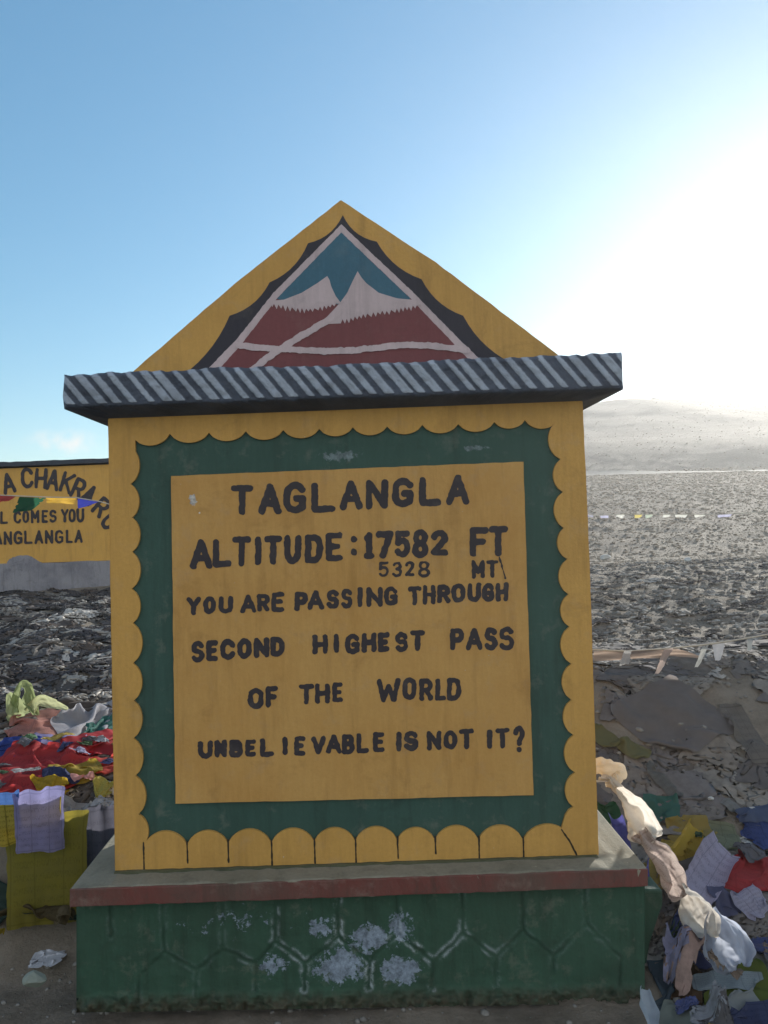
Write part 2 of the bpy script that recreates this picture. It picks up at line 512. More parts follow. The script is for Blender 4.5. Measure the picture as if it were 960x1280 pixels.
# pale dirt track along the foot of the hill
def make_track():
    m = paint('dirt_track', (0.30, 0.275, 0.24), rough=0.95, spec=0.1)
    V, Fc = [], []
    xs = np.linspace(-10, 80, 140)
    for k, x in enumerate(xs):
        yc = 56 + 1.5 * math.sin(x * 0.13)
        for d in (-1.4, 0, 1.4):
            V.append((x, yc + d, float(height(x, yc + d, False)) + 0.05 + 0.04 * random.random()))
    for k in range(len(xs) - 1):
        for j in range(2):
            a = k * 3 + j
            Fc.append((a, a + 3, a + 4, a + 1))
    o = mesh('track', V, Fc, m, None, True)
    o['kind'] = 'structure'
make_track()

# ------------------------------------------------------------------ haze
def make_haze():
    m = bpy.data.materials.new('thin_dust_haze'); m.use_nodes = True
    nd = m.node_tree.nodes; nd.clear()
    out = nd.new('ShaderNodeOutputMaterial')
    v = nd.new('ShaderNodeVolumePrincipled')
    v.inputs['Color'].default_value = (0.96, 0.96, 0.96, 1)
    v.inputs['Density'].default_value = 0.0012
    v.inputs['Anisotropy'].default_value = 0.6
    m.node_tree.links.new(v.outputs[0], out.inputs['Volume'])
    bm = bmesh.new(); bmesh.ops.create_cube(bm, size=1)
    for q in bm.verts: q.co = Vector((q.co.x * 640, q.co.y * 640, q.co.z * 31 + 13.5))
    me = bpy.data.meshes.new('haze'); bm.to_mesh(me); bm.free()
    o = link('haze', me, m)
    o['kind'] = 'stuff'; o['label'] = 'pale dust haze lit by the low sun over the pass'
make_haze()

# ------------------------------------------------------------------ stroke lettering
A15 = [(0.5 + 0.5 * math.cos(a), 0.5 + 0.5 * math.sin(a)) for a in np.linspace(0, 2 * math.pi, 25)]
def arc(cx, cy, rx, ry, a0, a1, n=12):
    return [(cx + rx * math.cos(R(a)), cy + ry * math.sin(R(a))) for a in np.linspace(a0, a1, n)]
G = {
 'A': [[(0, 0), (0.5, 1), (1, 0)], [(0.2, 0.33), (0.8, 0.33)]],
 'B': [[(0, 0), (0, 1), (0.55, 1)] + arc(0.55, 0.76, 0.38, 0.24, 90, -90) + [(0.05, 0.52), (0.6, 0.52)] + arc(0.6, 0.26, 0.4, 0.26, 90, -90) + [(0, 0)]],
 'C': [arc(0.5, 0.62, 0.5, 0.38, 25, 180) + arc(0.5, 0.38, 0.5, 0.38, 180, 335)],
 'D': [[(0, 0), (0, 1), (0.5, 1)] + arc(0.5, 0.6, 0.5, 0.4, 90, 0) + arc(0.5, 0.4, 0.5, 0.4, 0, -90) + [(0, 0)]],
 'E': [[(1, 1), (0, 1), (0, 0), (1, 0)], [(0, 0.52), (0.8, 0.52)]],
 'F': [[(1, 1), (0, 1), (0, 0)], [(0, 0.5), (0.8, 0.5)]],
 'G': [[(0.95, 0.82)] + arc(0.5, 0.66, 0.48, 0.34, 60, 180) + arc(0.5, 0.36, 0.5, 0.36, 180, 300) + [(0.97, 0.1), (0.97, 0.46), (0.6, 0.46)]],
 'H': [[(0, 0), (0, 1)], [(1, 0), (1, 1)], [(0, 0.5), (1, 0.5)]],
 'I': [[(0.5, 0), (0.5, 1)]],
 'K': [[(0, 0), (0, 1)], [(1, 1), (0, 0.42)], [(0.3, 0.6), (1, 0)]],
 'L': [[(0, 1), (0, 0), (1, 0)]],
 'M': [[(0, 0), (0, 1), (0.5, 0.35), (1, 1), (1, 0)]],
 'N': [[(0, 0), (0, 1), (1, 0), (1, 1)]],
 'O': [arc(0.5, 0.62, 0.5, 0.38, 0, 180) + arc(0.5, 0.38, 0.5, 0.38, 180, 360) + [(1, 0.62)]],
 'P': [[(0, 0), (0, 1), (0.55, 1)] + arc(0.55, 0.72, 0.45, 0.28, 90, -90) + [(0, 0.44)]],
 'R': [[(0, 0), (0, 1), (0.55, 1)] + arc(0.55, 0.74, 0.42, 0.26, 90, -90) + [(0, 0.48)], [(0.5, 0.48), (1, 0)]],
 'S': [arc(0.5, 0.75, 0.46, 0.25, 25, 180, 9) + arc(0.5, 0.75, 0.46, 0.24, 180, 260, 5) + arc(0.5, 0.27, 0.5, 0.25, 80, 0, 5) + arc(0.5, 0.25, 0.5, 0.25, 0, -155, 9)],
 'T': [[(0, 1), (1, 1)], [(0.5, 1), (0.5, 0)]],
 'U': [[(0, 1), (0, 0.38)] + arc(0.5, 0.38, 0.5, 0.38, 180, 360) + [(1, 1)]],
 'V': [[(0, 1), (0.5, 0), (1, 1)]],
 'W': [[(0, 1), (0.22, 0), (0.5, 0.72), (0.78, 0), (1, 1)]],
 'Y': [[(0, 1), (0.5, 0.5), (1, 1)], [(0.5, 0.5), (0.5, 0)]],
 ':': [[(0.5, 0.12), (0.5, 0.14)], [(0.5, 0.86), (0.5, 0.88)]],
 '1': [[(0.1, 0.88), (0.55, 1), (0.55, 0)], [(0.05, 0), (1, 0)]],
 '2': [arc(0.5, 0.72, 0.48, 0.28, 165, -20, 10) + [(0.05, 0.02), (1, 0.02)]],
 '3': [arc(0.45, 0.76, 0.45, 0.24, 150, -90, 10), arc(0.45, 0.26, 0.52, 0.26, 90, -150, 10)],
 '5': [[(0.92, 1), (0.12, 1), (0.08, 0.55)] + arc(0.48, 0.33, 0.5, 0.33, 120, -150, 12)],
 '7': [[(0, 1), (1, 1), (0.35, 0)]],
 '8': [arc(0.5, 0.76, 0.42, 0.24, -90, 270, 18), arc(0.5, 0.26, 0.5, 0.26, 90, 450, 18)],
 '?': [arc(0.5, 0.74, 0.45, 0.26, 170, -60, 10) + [(0.55, 0.4), (0.55, 0.3)], [(0.5, 0.0), (0.52, 0.01)]],
 '/': [[(0, 1), (1, 0)]],
}

def raster(segs, wd, res, V, Fc, Y, jit, seed, halo=0):
    """fill the brush strokes (union of thick segments, px units) as flat polygons on plane Y"""
    a = np.array([s[:2] for s in segs]); b = np.array([s[2:] for s in segs])
    mn = np.minimum(a.min(0), b.min(0)) - wd; mxx = np.maximum(a.max(0), b.max(0)) + wd
    xs = np.arange(mn[0], mxx[0] + res, res); ys = np.arange(mn[1], mxx[1] + res, res)
    X, Yy = np.meshgrid(xs, ys)
    D = np.full(X.shape, 1e9)
    for (p, q) in zip(a, b):
        d = q - p; L2 = max(1e-9, d @ d)
        t = np.clip(((X - p[0]) * d[0] + (Yy - p[1]) * d[1]) / L2, 0, 1)
        D = np.minimum(D, np.hypot(X - p[0] - t * d[0], Yy - p[1] - t * d[1]))
    D = D - wd / 2 + fbm(X / 5.0, Yy / 5.0, 3, seed) * jit
    ny, nx = D.shape
    for j in range(ny - 1):
        i = 0
        while i < nx - 1:
            c = (D[j, i], D[j, i + 1], D[j + 1, i + 1], D[j + 1, i])
            ins = [q < 0 for q in c]
            if all(ins):
                k = i
                while k + 1 < nx - 1 and D[j, k + 2] < 0 and D[j + 1, k + 2] < 0: k += 1
                n0 = len(V)
                V += [P(xs[i], ys[j], Y), P(xs[k + 1], ys[j], Y), P(xs[k + 1], ys[j + 1], Y), P(xs[i], ys[j + 1], Y)]
                Fc.append((n0, n0 + 1, n0 + 2, n0 + 3))
                i = k + 1
                continue
            if any(ins):
                pc = [(xs[i], ys[j]), (xs[i + 1], ys[j]), (xs[i + 1], ys[j + 1]), (xs[i], ys[j + 1])]
                poly = []
                for q in range(4):
                    r = (q + 1) % 4
                    if ins[q]: poly.append(pc[q])
                    if ins[q] != ins[r]:
                        t = c[q] / (c[q] - c[r])
                        poly.append((pc[q][0] + (pc[r][0] - pc[q][0]) * t, pc[q][1] + (pc[r][1] - pc[q][1]) * t))
                if len(poly) >= 3:
                    n0 = len(V)
                    V += [P(x, y, Y) for x, y in poly]
                    Fc.append(tuple(range(n0, n0 + len(poly))))
            i += 1

def letters(name, items, wd, Y, mat, parent, res=0.6, jit=1.3, slope=-0.033, seed=0):
    """items: (char, x0, x1, ytop, ybottom[, rotation]) in photo pixels"""
    V, Fc = [], []
    rr = random.Random(seed)
    for k, it in enumerate(items):
        ch, x0, x1, yt, yb = it[:5]
        rot = it[5] if len(it) > 5 else 0
        wv = it[6] if len(it) > 6 else wd
        cx, cy = (x0 + x1) / 2, (yt + yb) / 2
        hw, hh = max(0.01, (x1 - x0 - wv) / 2), (yb - yt - wv) / 2
        cr, sr = math.cos(R(rot)), math.sin(R(rot))
        segs = []
        for pl in G[ch]:
            q = []
            for (u, v) in pl:
                dx, dy = (u * 2 - 1) * hw, (1 - v * 2) * hh
                dy += dx * slope if not rot else 0
                q.append((cx + dx * cr - dy * sr, cy + dx * sr + dy * cr))
            segs += [(*q[i], *q[i + 1]) for i in range(len(q) - 1)]
        raster(segs, wv * rr.uniform(0.95, 1.06), res, V, Fc, Y, jit, seed * 31 + k)
    return mesh(name, V, Fc, mat, parent)

# ------------------------------------------------------------------ the marker
YS = 2.62
mk = thing('pass_monument', (0, 2.8, 0), 'ochre and green masonry marker with lettered panel, triangular gable and green plinth', 'monument')

# slab: cement core, green field, scalloped raised frame, raised text panel
slab_o = [(135, 517), (728, 495), (733.5, 620), (738, 730), (743, 890), (748.5, 1076), (144, 1096), (139, 800), (136.5, 640)]
slab_o = dens(slab_o, 14, 0.25, True, 3)
slab = px_prism('slab', slab_o, YS + 0.014, YS + 0.34, m_yel2, mk, 0.004)
def scallop(cusps, sag, out, n=9):
    """arcs between cusps; out = which side of the walking direction they bulge to"""
    pts = []
    for i in range(len(cusps) - 1):
        a, b = cusps[i], cusps[i + 1]
        L = math.hypot(b[0] - a[0], b[1] - a[1])
        nx, ny = (b[1] - a[1]) / L * out, -(b[0] - a[0]) / L * out
        s = sag * L / 45
        for j in range(n):
            t = j / n
            k = s * (1 - (2 * t - 1) ** 2) ** 0.75
            pts.append((a[0] + (b[0] - a[0]) * t + nx * k, a[1] + (b[1] - a[1]) * t + ny * k))
    return pts
topc = [(169, 550), (212, 542), (261, 541), (307, 539), (354, 537.5), (399, 536), (441, 534), (484, 533), (528, 531), (573, 530), (618, 527.5), (656.5, 525), (695, 528)]
rgtc = [(695, 528), (701, 574), (704, 615), (705, 660), (709.5, 699), (711, 743), (712, 783.6), (714.5, 830), (714.5, 875), (717, 919), (719, 966), (717, 1009), (717.5, 1053)]
lftc = [(164, 559), (163, 605), (165, 647), (165, 690), (164.5, 736), (166, 779), (166, 829), (167, 876), (166.5, 923), (169, 970), (173, 1018), (179.5, 1056)]
botc = [(179.5, 1057), (233.6, 1056), (285, 1054), (339, 1054), (392.7, 1052), (444, 1051), (496.6, 1050), (543.7, 1050), (598, 1049.5), (653.8, 1050), (717.5, 1052)]
inner = scallop(topc, 11, -1) + scallop(rgtc[:-1], 12, -1) + [(717, 1009), (711, 1012.5), (706.8, 1019), (704.5, 1027)]
bt = scallop(list(reversed(botc)), 14.5, -1, 12)
inner += bt[3:]
inner += scallop(list(reversed(lftc)), 10.5, -1)
fo = [(135.6, 517.4), (727.5, 495.5), (733, 620), (737.5, 730), (742.5, 890), (748, 1074.6), (680, 1077), (144.4, 1095)]
frame = px_prism('scalloped_frame', dens(fo, 14, 0.2, True, 5), YS, YS + 0.0138, m_yel2, slab, 0.002, [inner])
field = [(150, 530), (716, 512), (733, 1066), (160, 1084)]
px_sheet('green_border', field, YS + 0.0105, m_grn, slab)
# dark joints between the petals along the foot of the frame
V, Fc = [], []
for k, (x, y0, y1) in enumerate([(179.3, 1057, 1086), (233.8, 1056, 1079), (285, 1054, 1078), (339.4, 1054, 1082), (393, 1052, 1079), (444.4, 1051, 1079), (497, 1050, 1073), (544, 1050, 1067), (598.5, 1049.5, 1073), (654, 1050, 1075)]):
    dx = 6 if x > 700 else 0.8
    raster([(x, y0 - 4, x + dx, y1)], 2.0, 0.5, V, Fc, YS - 0.0008, 0.8, 40 + k)
raster([(702, 1037, 712, 1051), (712, 1051, 724, 1075)], 2.0, 0.5, V, Fc, YS - 0.0008, 0.8, 77)
mesh('petal_joints', V, Fc, m_groove, slab)
# cement fillet under the slab
px_prism('mortar_fillet', dens([(143, 1090), (748, 1070), (751, 1085), (450, 1096), (141, 1107)], 9, 0.5, True, 8), YS - 0.012, YS + 0.02, paint('fillet_paint', (0.10, 0.10, 0.055), (0.06, 0.075, 0.05), stain=0.8), mk, 0.006)

panel_o = dens([(213.8, 595), (430, 586.3), (654.4, 577), (660.5, 780), (667, 994), (440, 999.5), (219.5, 1004.5), (216.5, 800)], 12, 0.35, True, 9)
PANEL_Y = YS - 0.002
panel = px_prism('text_panel', panel_o, PANEL_Y, YS + 0.012, m_yel, mk, 0.003)
LY = PANEL_Y - 0.0012
L1 = [('T', 288.7, 316.5, 606, 644), ('A', 323, 352, 605, 643), ('G', 354, 383, 602.5, 641.5), ('L', 389, 419, 603, 640.6), ('A', 424.5, 453.5, 600, 637.5), ('N', 457, 485, 599, 636.5), ('G', 490, 517.5, 597, 634), ('L', 524, 551.6, 596, 632.5), ('A', 557.5, 587, 593, 631)]
L2 = [('A', 237.5, 265.5, 674, 711), ('L', 266, 289.4, 673.4, 708.7), ('T', 290, 314.5, 670.5, 708), ('I', 318, 327.5, 671, 706.5), ('T', 330, 353, 669.7, 706), ('U', 355, 376.5, 669, 705), ('D', 381, 403.8, 668, 704), ('E', 407, 428.5, 665.6, 701.5), (':', 438.5, 446, 667, 697),
      ('1', 454.5, 468, 665.7, 698.5), ('7', 469.5, 492, 664, 698), ('5', 492.5, 513.5, 663, 697), ('8', 515, 536, 661.6, 697.7), ('2', 538, 560.5, 662, 695), ('F', 587, 610.5, 659, 696), ('T', 611, 634.5, 657.4, 695)]
L3 = [('5', 473, 486.5, 702, 721.5), ('3', 490, 503, 702, 721.5), ('2', 506, 518, 701, 720.5), ('8', 522.5, 537.5, 701, 722), ('M', 589.5, 606, 700, 723.5, 0, 5), ('T', 607.5, 623.5, 700, 722, 0, 5), ('/', 623, 633, 695, 724, 0, 2.2)]
L4 = [('Y', 233, 251, 746, 769), ('O', 254, 270, 745.6, 767.5), ('U', 273.5, 291.6, 745, 767), ('A', 300, 321, 743.4, 766.5), ('R', 321, 337.5, 742, 765), ('E', 339.4, 355.5, 740, 765), ('P', 368.4, 385, 739.4, 763.5), ('A', 384, 405, 738, 762), ('S', 408, 424, 737, 761), ('S', 426, 441, 735.5, 760.6), ('I', 446, 454, 734, 758.5), ('N', 458, 478.5, 734, 758.5), ('G', 480, 497.5, 733, 757),
      ('T', 509.5, 527.5, 732.7, 757), ('H', 528.5, 544.5, 731, 755.5), ('R', 546.5, 563, 731, 754), ('O', 564, 582, 729.6, 753.3), ('U', 584.5, 601.5, 728.6, 752.7), ('G', 602.5, 618, 729, 752), ('H', 619.5, 636, 727.6, 752)]
L5 = [('S', 238.5, 255.5, 801, 828), ('E', 258, 272.5, 800.6, 826), ('C', 275, 294.5, 799, 824.5), ('O', 296.5, 314.5, 798, 823.5), ('N', 317, 336.5, 797, 822), ('D', 338, 355.5, 796, 820.5), ('H', 390.5, 410, 793, 818), ('I', 416.3, 424.8, 792, 816.5), ('G', 431.5, 450, 792, 817.5), ('H', 452, 470.5, 791, 815.5), ('E', 472.5, 486.5, 790.5, 814.5), ('S', 493.5, 510.5, 790, 815), ('T', 513, 531, 788, 813.5),
      ('P', 562.5, 580.5, 785, 812.5), ('A', 582, 603.5, 784.6, 813), ('S', 605, 622.3, 784, 813), ('S', 623.5, 643, 783, 813)]
L6 = [('O', 310, 329.5, 860, 886), ('F', 332, 347.5, 858, 883.8), ('T', 373.5, 392.5, 855, 880.5), ('H', 393.5, 412.5, 854, 879.5), ('E', 415.5, 429, 853, 878), ('W', 471, 500.5, 848, 877.5), ('O', 503, 521, 847, 875), ('R', 524, 541.5, 848, 876), ('L', 544, 557.5, 848, 875.5), ('D', 558.5, 576.5, 847, 875.5)]
L7 = [('U', 247.5, 266.3, 926, 948.5), ('N', 268, 284, 924.7, 947), ('B', 286.8, 303.5, 925, 947), ('E', 306.5, 320.5, 924, 946), ('L', 325, 342.5, 923, 946), ('I', 352.3, 360.8, 921, 943.8), ('E', 367.7, 382, 920, 944.6), ('V', 389, 407, 920, 943), ('A', 407.3, 427.3, 918, 942.3), ('B', 427.5, 443, 917.7, 943), ('L', 445.5, 461.5, 916, 941.5), ('E', 466, 480.5, 915, 940.5), ('I', 494.5, 502.8, 915, 939.5), ('S', 504.5, 523, 913.5, 938.5), ('N', 533.5, 552, 913.5, 938), ('O', 554.5, 571.5, 913, 937), ('T', 574, 592.5, 911, 936.5), ('I', 608, 616.3, 912, 936), ('T', 619, 637, 910, 935.5), ('?', 641, 656.5, 907, 940.5)]
for k, (ls, wd) in enumerate(((L1, 8.6), (L2, 8.0), (L3, 3.6), (L4, 6.2), (L5, 6.6), (L6, 6.2), (L7, 6.4))):
    letters('lettering', ls, wd, LY - 0.0002 * (k == 2), m_letter, panel, seed=k + 1)

# pediment with the painted mountains
PY = 2.60
ped_px = dens([(426, 250), (545, 328), (697, 443), (705, 470), (158, 492), (163, 467), (293, 355)], 12, 0.35, True, 12)
ped = px_prism('pediment', ped_px, PY, PY + 0.27, m_yel2, mk, 0.006)
def curve(a, b, s, n=7):
    L = math.hypot(b[0] - a[0], b[1] - a[1])
    nx, ny = (b[1] - a[1]) / L, -(b[0] - a[0]) / L
    return [(a[0] + (b[0] - a[0]) * j / n + nx * s * (1 - (2 * j / n - 1) ** 2), a[1] + (b[1] - a[1]) * j / n + ny * s * (1 - (2 * j / n - 1) ** 2)) for j in range(n)]
bd = []
rc = [(428.5, 268.8), (471, 302), (527, 349), (579, 394.6), (640, 454)]
for a, b in zip(rc[:-1], rc[1:]): bd += curve(a, b, -7)
bd += [(640, 454), (640, 472), (226, 490), (226, 471)]
lc = [(226, 471), (287, 394.6), (337, 353), (385, 304), (428.5, 268.8)]
for a, b in zip(lc[:-1], lc[1:]): bd += curve(a, b, -7)
px_sheet('dark_border', bd, PY - 0.001, m_dark, ped)
tri = [(426.5, 280.5), (517, 366), (571, 421), (609, 458), (609, 474), (250, 490), (255, 466), (296, 424), (340, 368)]
px_sheet('white_triangle', dens(tri, 3, 0.35, True, 15), PY - 0.002, m_white, ped)
tin = [(426.5, 290.5), (511, 371), (562, 424), (594, 458), (594, 474), (266, 490), (272, 464), (303.5, 428), (348, 371)]
px_sheet('maroon_mountain', dens(tin, 3, 0.3, True, 16), PY - 0.003, m_maroon, ped)
teal = [(426.5, 290.5), (513, 373), (500, 380), (440, 379), (426, 381), (410, 379), (362, 379), (346, 373.5)]
px_sheet('teal_sky', dens(teal, 3, 0.3, True, 17), PY - 0.004, m_teal, ped)
rz = random.Random(4)
def zig(a, b, n, amp):
    out = []
    for j in range(n):
        t = (j + 0.5) / n
        x, y = a[0] + (b[0] - a[0]) * t, a[1] + (b[1] - a[1]) * t
        d = (b[0] - a[0]) / n
        out += [(x - d * 0.3, y - rz.uniform(0, 1.5)), (x + d * 0.1, y + amp * rz.uniform(0.6, 1.2))]
    return out
wl = [(338, 376), (355, 374.5), (377, 366), (396.5, 354), (409, 345), (412, 350), (414, 358), (419.6, 370), (427, 380)] + zig((421, 379), (396, 385), 5, 5) + zig((394, 386), (368, 386), 5, 5) + zig((366, 385), (338, 380), 5, 5)
px_sheet('snow_peak', wl, PY - 0.005, m_white, ped)
wr = [(420, 384), (426, 377), (434, 366), (440, 353), (447, 339), (452, 347), (458, 354), (473.5, 366), (496.7, 373), (520, 375), (528, 382)] + zig((522, 382), (492, 387), 6, 5) + zig((490, 388), (462, 391), 5, 6) + zig((460, 392), (424, 401), 7, 6) + [(410, 405), (403, 402)]
px_sheet('snow_peak', wr, PY - 0.005, m_white, ped)
V, Fc = [], []
def strokes(pts, wd, Y, seed, jit=1.6):
    raster([(*pts[i], *pts[i + 1]) for i in range(len(pts) - 1)], wd, 0.7, V, Fc, Y, jit, seed)
strokes([(428, 386), (412, 399), (385, 415), (358, 431.5), (335, 447), (313, 464)], 8.5, PY - 0.006, 3)
o = mesh('diagonal_road', V, Fc, m_white, ped)
V, Fc = [], []
strokes([(297, 431), (318, 434), (345, 436), (404, 439), (440, 438), (466, 435), (500, 431.5), (522, 431), (550, 433), (584, 438)], 8.0, PY - 0.0066, 5)
o = mesh('level_road', V, Fc, m_white, ped)

# cornice
CY = 2.52
cor = None
def make_cornice():
    global cor
    TLc, TRc, BRc, BLc = (81, 468.5), (777, 442), (779, 487), (79.5, 511)
    nx, ny = 620, 44
    us = np.linspace(0, 1, nx); vs_ = np.linspace(0, 1, ny)
    verts, bar = [], []
    rr = random.Random(3)
    offs = [rr.uniform(-2.6, 2.6) for _ in range(60)]; wds = [rr.uniform(8, 13) for _ in range(60)]
    for v in vs_:
        for u in us:
            x = TLc[0] * (1 - u) * (1 - v) + TRc[0] * u * (1 - v) + BRc[0] * u * v + BLc[0] * (1 - u) * v
            y = TLc[1] * (1 - u) * (1 - v) + TRc[1] * u * (1 - v) + BRc[1] * u * v + BLc[1] * (1 - u) * v
            s = (u * 697 - 36 * v * 1.0 + 34) / 20.0
            k = int(math.floor(s)); f = (s - k) * 20 + offs[k % 60] - 10
            d = abs(f) - wds[k % 60] / 2           # <0 in a bar
            b = 0.5 - d / 5.0
            b = max(0, min(1, b))
            if v > 0.86: b *= max(0, 1 - (v - 0.86) / 0.05)
            if v < 0.07: b *= 0.75
            bar.append(b)
            edge = min(v, 1 - v) * 43
            wave = (0.35 * math.sin(s * 2 * math.pi + 0.5) + 0.9 * float(0)) * (1 if v < 0.02 else 0)
            nzz = 0.0
            verts.append([x, y + wave * 1.3, b, v, u])
    arr = np.array(verts)
    nz = fbm(arr[:, 0] / 9, arr[:, 1] / 9, 4, 31)
    big = fbm(arr[:, 0] / 45, arr[:, 1] * 0, 3, 77)
    P3 = []
    for q, nn, bg_ in zip(arr, nz, big):
        top = max(0, 1 - q[3] * 12)
        y = q[1] + (bg_ * 3.2 + nn * 1.6) * (1 - q[3]) * (0.4 + 0.6 * top)
        if q[3] > 0.97: y += nn * 1.5
        x = q[0] + (nn * 3 if q[4] in (0.0, 1.0) else 0)
        dep = CY + 0.004 * (1 - q[2]) - 0.006 * nn
        e = min(q[3], 1 - q[3]) * 43
        if e < 3.5: dep += 0.010 * (1 - e / 3.5) ** 1.6
        ex = min(q[4], 1 - q[4]) * 697
        if ex < 4: dep += 0.012 * (1 - ex / 4) ** 1.6
        P3.append(P(x, y, dep))
    Fq = [(j * nx + i, j * nx + i + 1, (j + 1) * nx + i + 1, (j + 1) * nx + i) for j in range(ny - 1) for i in range(nx - 1)]
    # top, ends, underside: the front edge loop is swept to the back and in to the slab below
    n0 = len(P3)
    back = 3.06
    topi = list(range(nx)); boti = [(ny - 1) * nx + i for i in range(nx)]
    V2 = list(P3)
    tb = []
    for i in topi:
        V2.append(Vector((P3[i].x, back, P3[i].z))); tb.append(len(V2) - 1)
    bb = []
    for i in boti:
        V2.append(Vector((P3[i].x, back, P3[i].z))); bb.append(len(V2) - 1)
    for i in range(nx - 1):
        Fq.append((topi[i], tb[i], tb[i + 1], topi[i + 1]))
        Fq.append((tb[i], bb[i], bb[i + 1], tb[i + 1]))
    for e in (0, nx - 1):
        col = [j * nx + e for j in range(ny)]
        Fq.append(tuple(col + [bb[e], tb[e]]))
    # sloping underside down to the slab
    sl0 = [P(131, 523, YS - 0.006), P(733, 500.5, YS - 0.006)]
    lo = []
    for i in range(nx):
        t = i / (nx - 1)
        p = sl0[0].lerp(sl0[1], t); V2.append(p); lo.append(len(V2) - 1)
    lob = []
    for i in range(nx):
        p = V2[lo[i]]; V2.append(Vector((p.x, YS + 0.35, p.z))); lob.append(len(V2) - 1)
    for i in range(nx - 1):
        Fq.append((boti[i], boti[i + 1], lo[i + 1], lo[i]))
        Fq.append((lo[i], lo[i + 1], lob[i + 1], lob[i]))
        Fq.append((lob[i], lob[i + 1], bb[i + 1], bb[i]))
    for e in (0, nx - 1):
        Fq.append((boti[e], lo[e], lob[e], bb[e]))
    cor = mesh('cornice', V2, Fq, m_cornice, mk)
    at = cor.data.attributes.new('bar', 'FLOAT', 'POINT')
    at.data.foreach_set('value', bar + [0.0] * (len(V2) - len(bar)))
    bm = bmesh.new(); bm.from_mesh(cor.data); bmesh.ops.recalc_face_normals(bm, faces=bm.faces); bm.to_mesh(cor.data); bm.free()
make_cornice()

# cap stone of the plinth: red edge, bare top
CF = 2.52
cl = P(88, 1110, CF); cr_ = P(809, 1084.5, CF); clb = P(88, 1134, CF); crb = P(809, 1108, CF)
def slabbox(name, tl, tr, bl, br, Yb, mat, parent, seg=60, rough=0.004, bevel=0.006, seed=3):
    """hand-cast block: front edge given by its four corners, run back to Yb, edges slightly uneven"""
    r = random.Random(seed)
    V, Fc = [], []
    for i in range(seg + 1):
        t = i / seg
        a = tl.lerp(tr, t); b = bl.lerp(br, t)
        j = lambda: r.uniform(-rough, rough)
        V += [a + Vector((0, j(), j() * 0.7)), b + Vector((0, j(), j() * 0.7)), Vector((b.x, Yb, b.z)), Vector((a.x, Yb, a.z))]
    for i in range(seg):
        k = i * 4
        for q in range(4):
            a, b = k + q, k + (q + 1) % 4
            Fc.append((a, b, b + 4, a + 4))
    Fc.append((0, 3, 2, 1)); k = seg * 4; Fc.append((k, k + 1, k + 2, k + 3))
    o = mesh(name, V, Fc, mat, parent)
    bm = bmesh.new(); bm.from_mesh(o.data); bmesh.ops.recalc_face_normals(bm, faces=bm.faces); bm.to_mesh(o.data); bm.free()
    b = o.modifiers.new('bevel', 'BEVEL'); b.width = bevel; b.segments = 2; b.limit_method = 'ANGLE'; b.angle_limit = R(50)
    return o
cap = slabbox('plinth_cap', cl, cr_, clb, crb, 3.06, m_cement, mk)
def offz(p, dy, dz, dx=0): return p + Vector((dx, dy, dz))
redf = slabbox('red_edge', offz(cl, -0.004, -0.003, -0.002), offz(cr_, -0.004, -0.003, 0.002), offz(clb, -0.004, 0.001, -0.002), offz(crb, -0.004, 0.001, 0.002), CF + 0.006, m_capred, cap, 70, 0.0022, 0.003, 6)

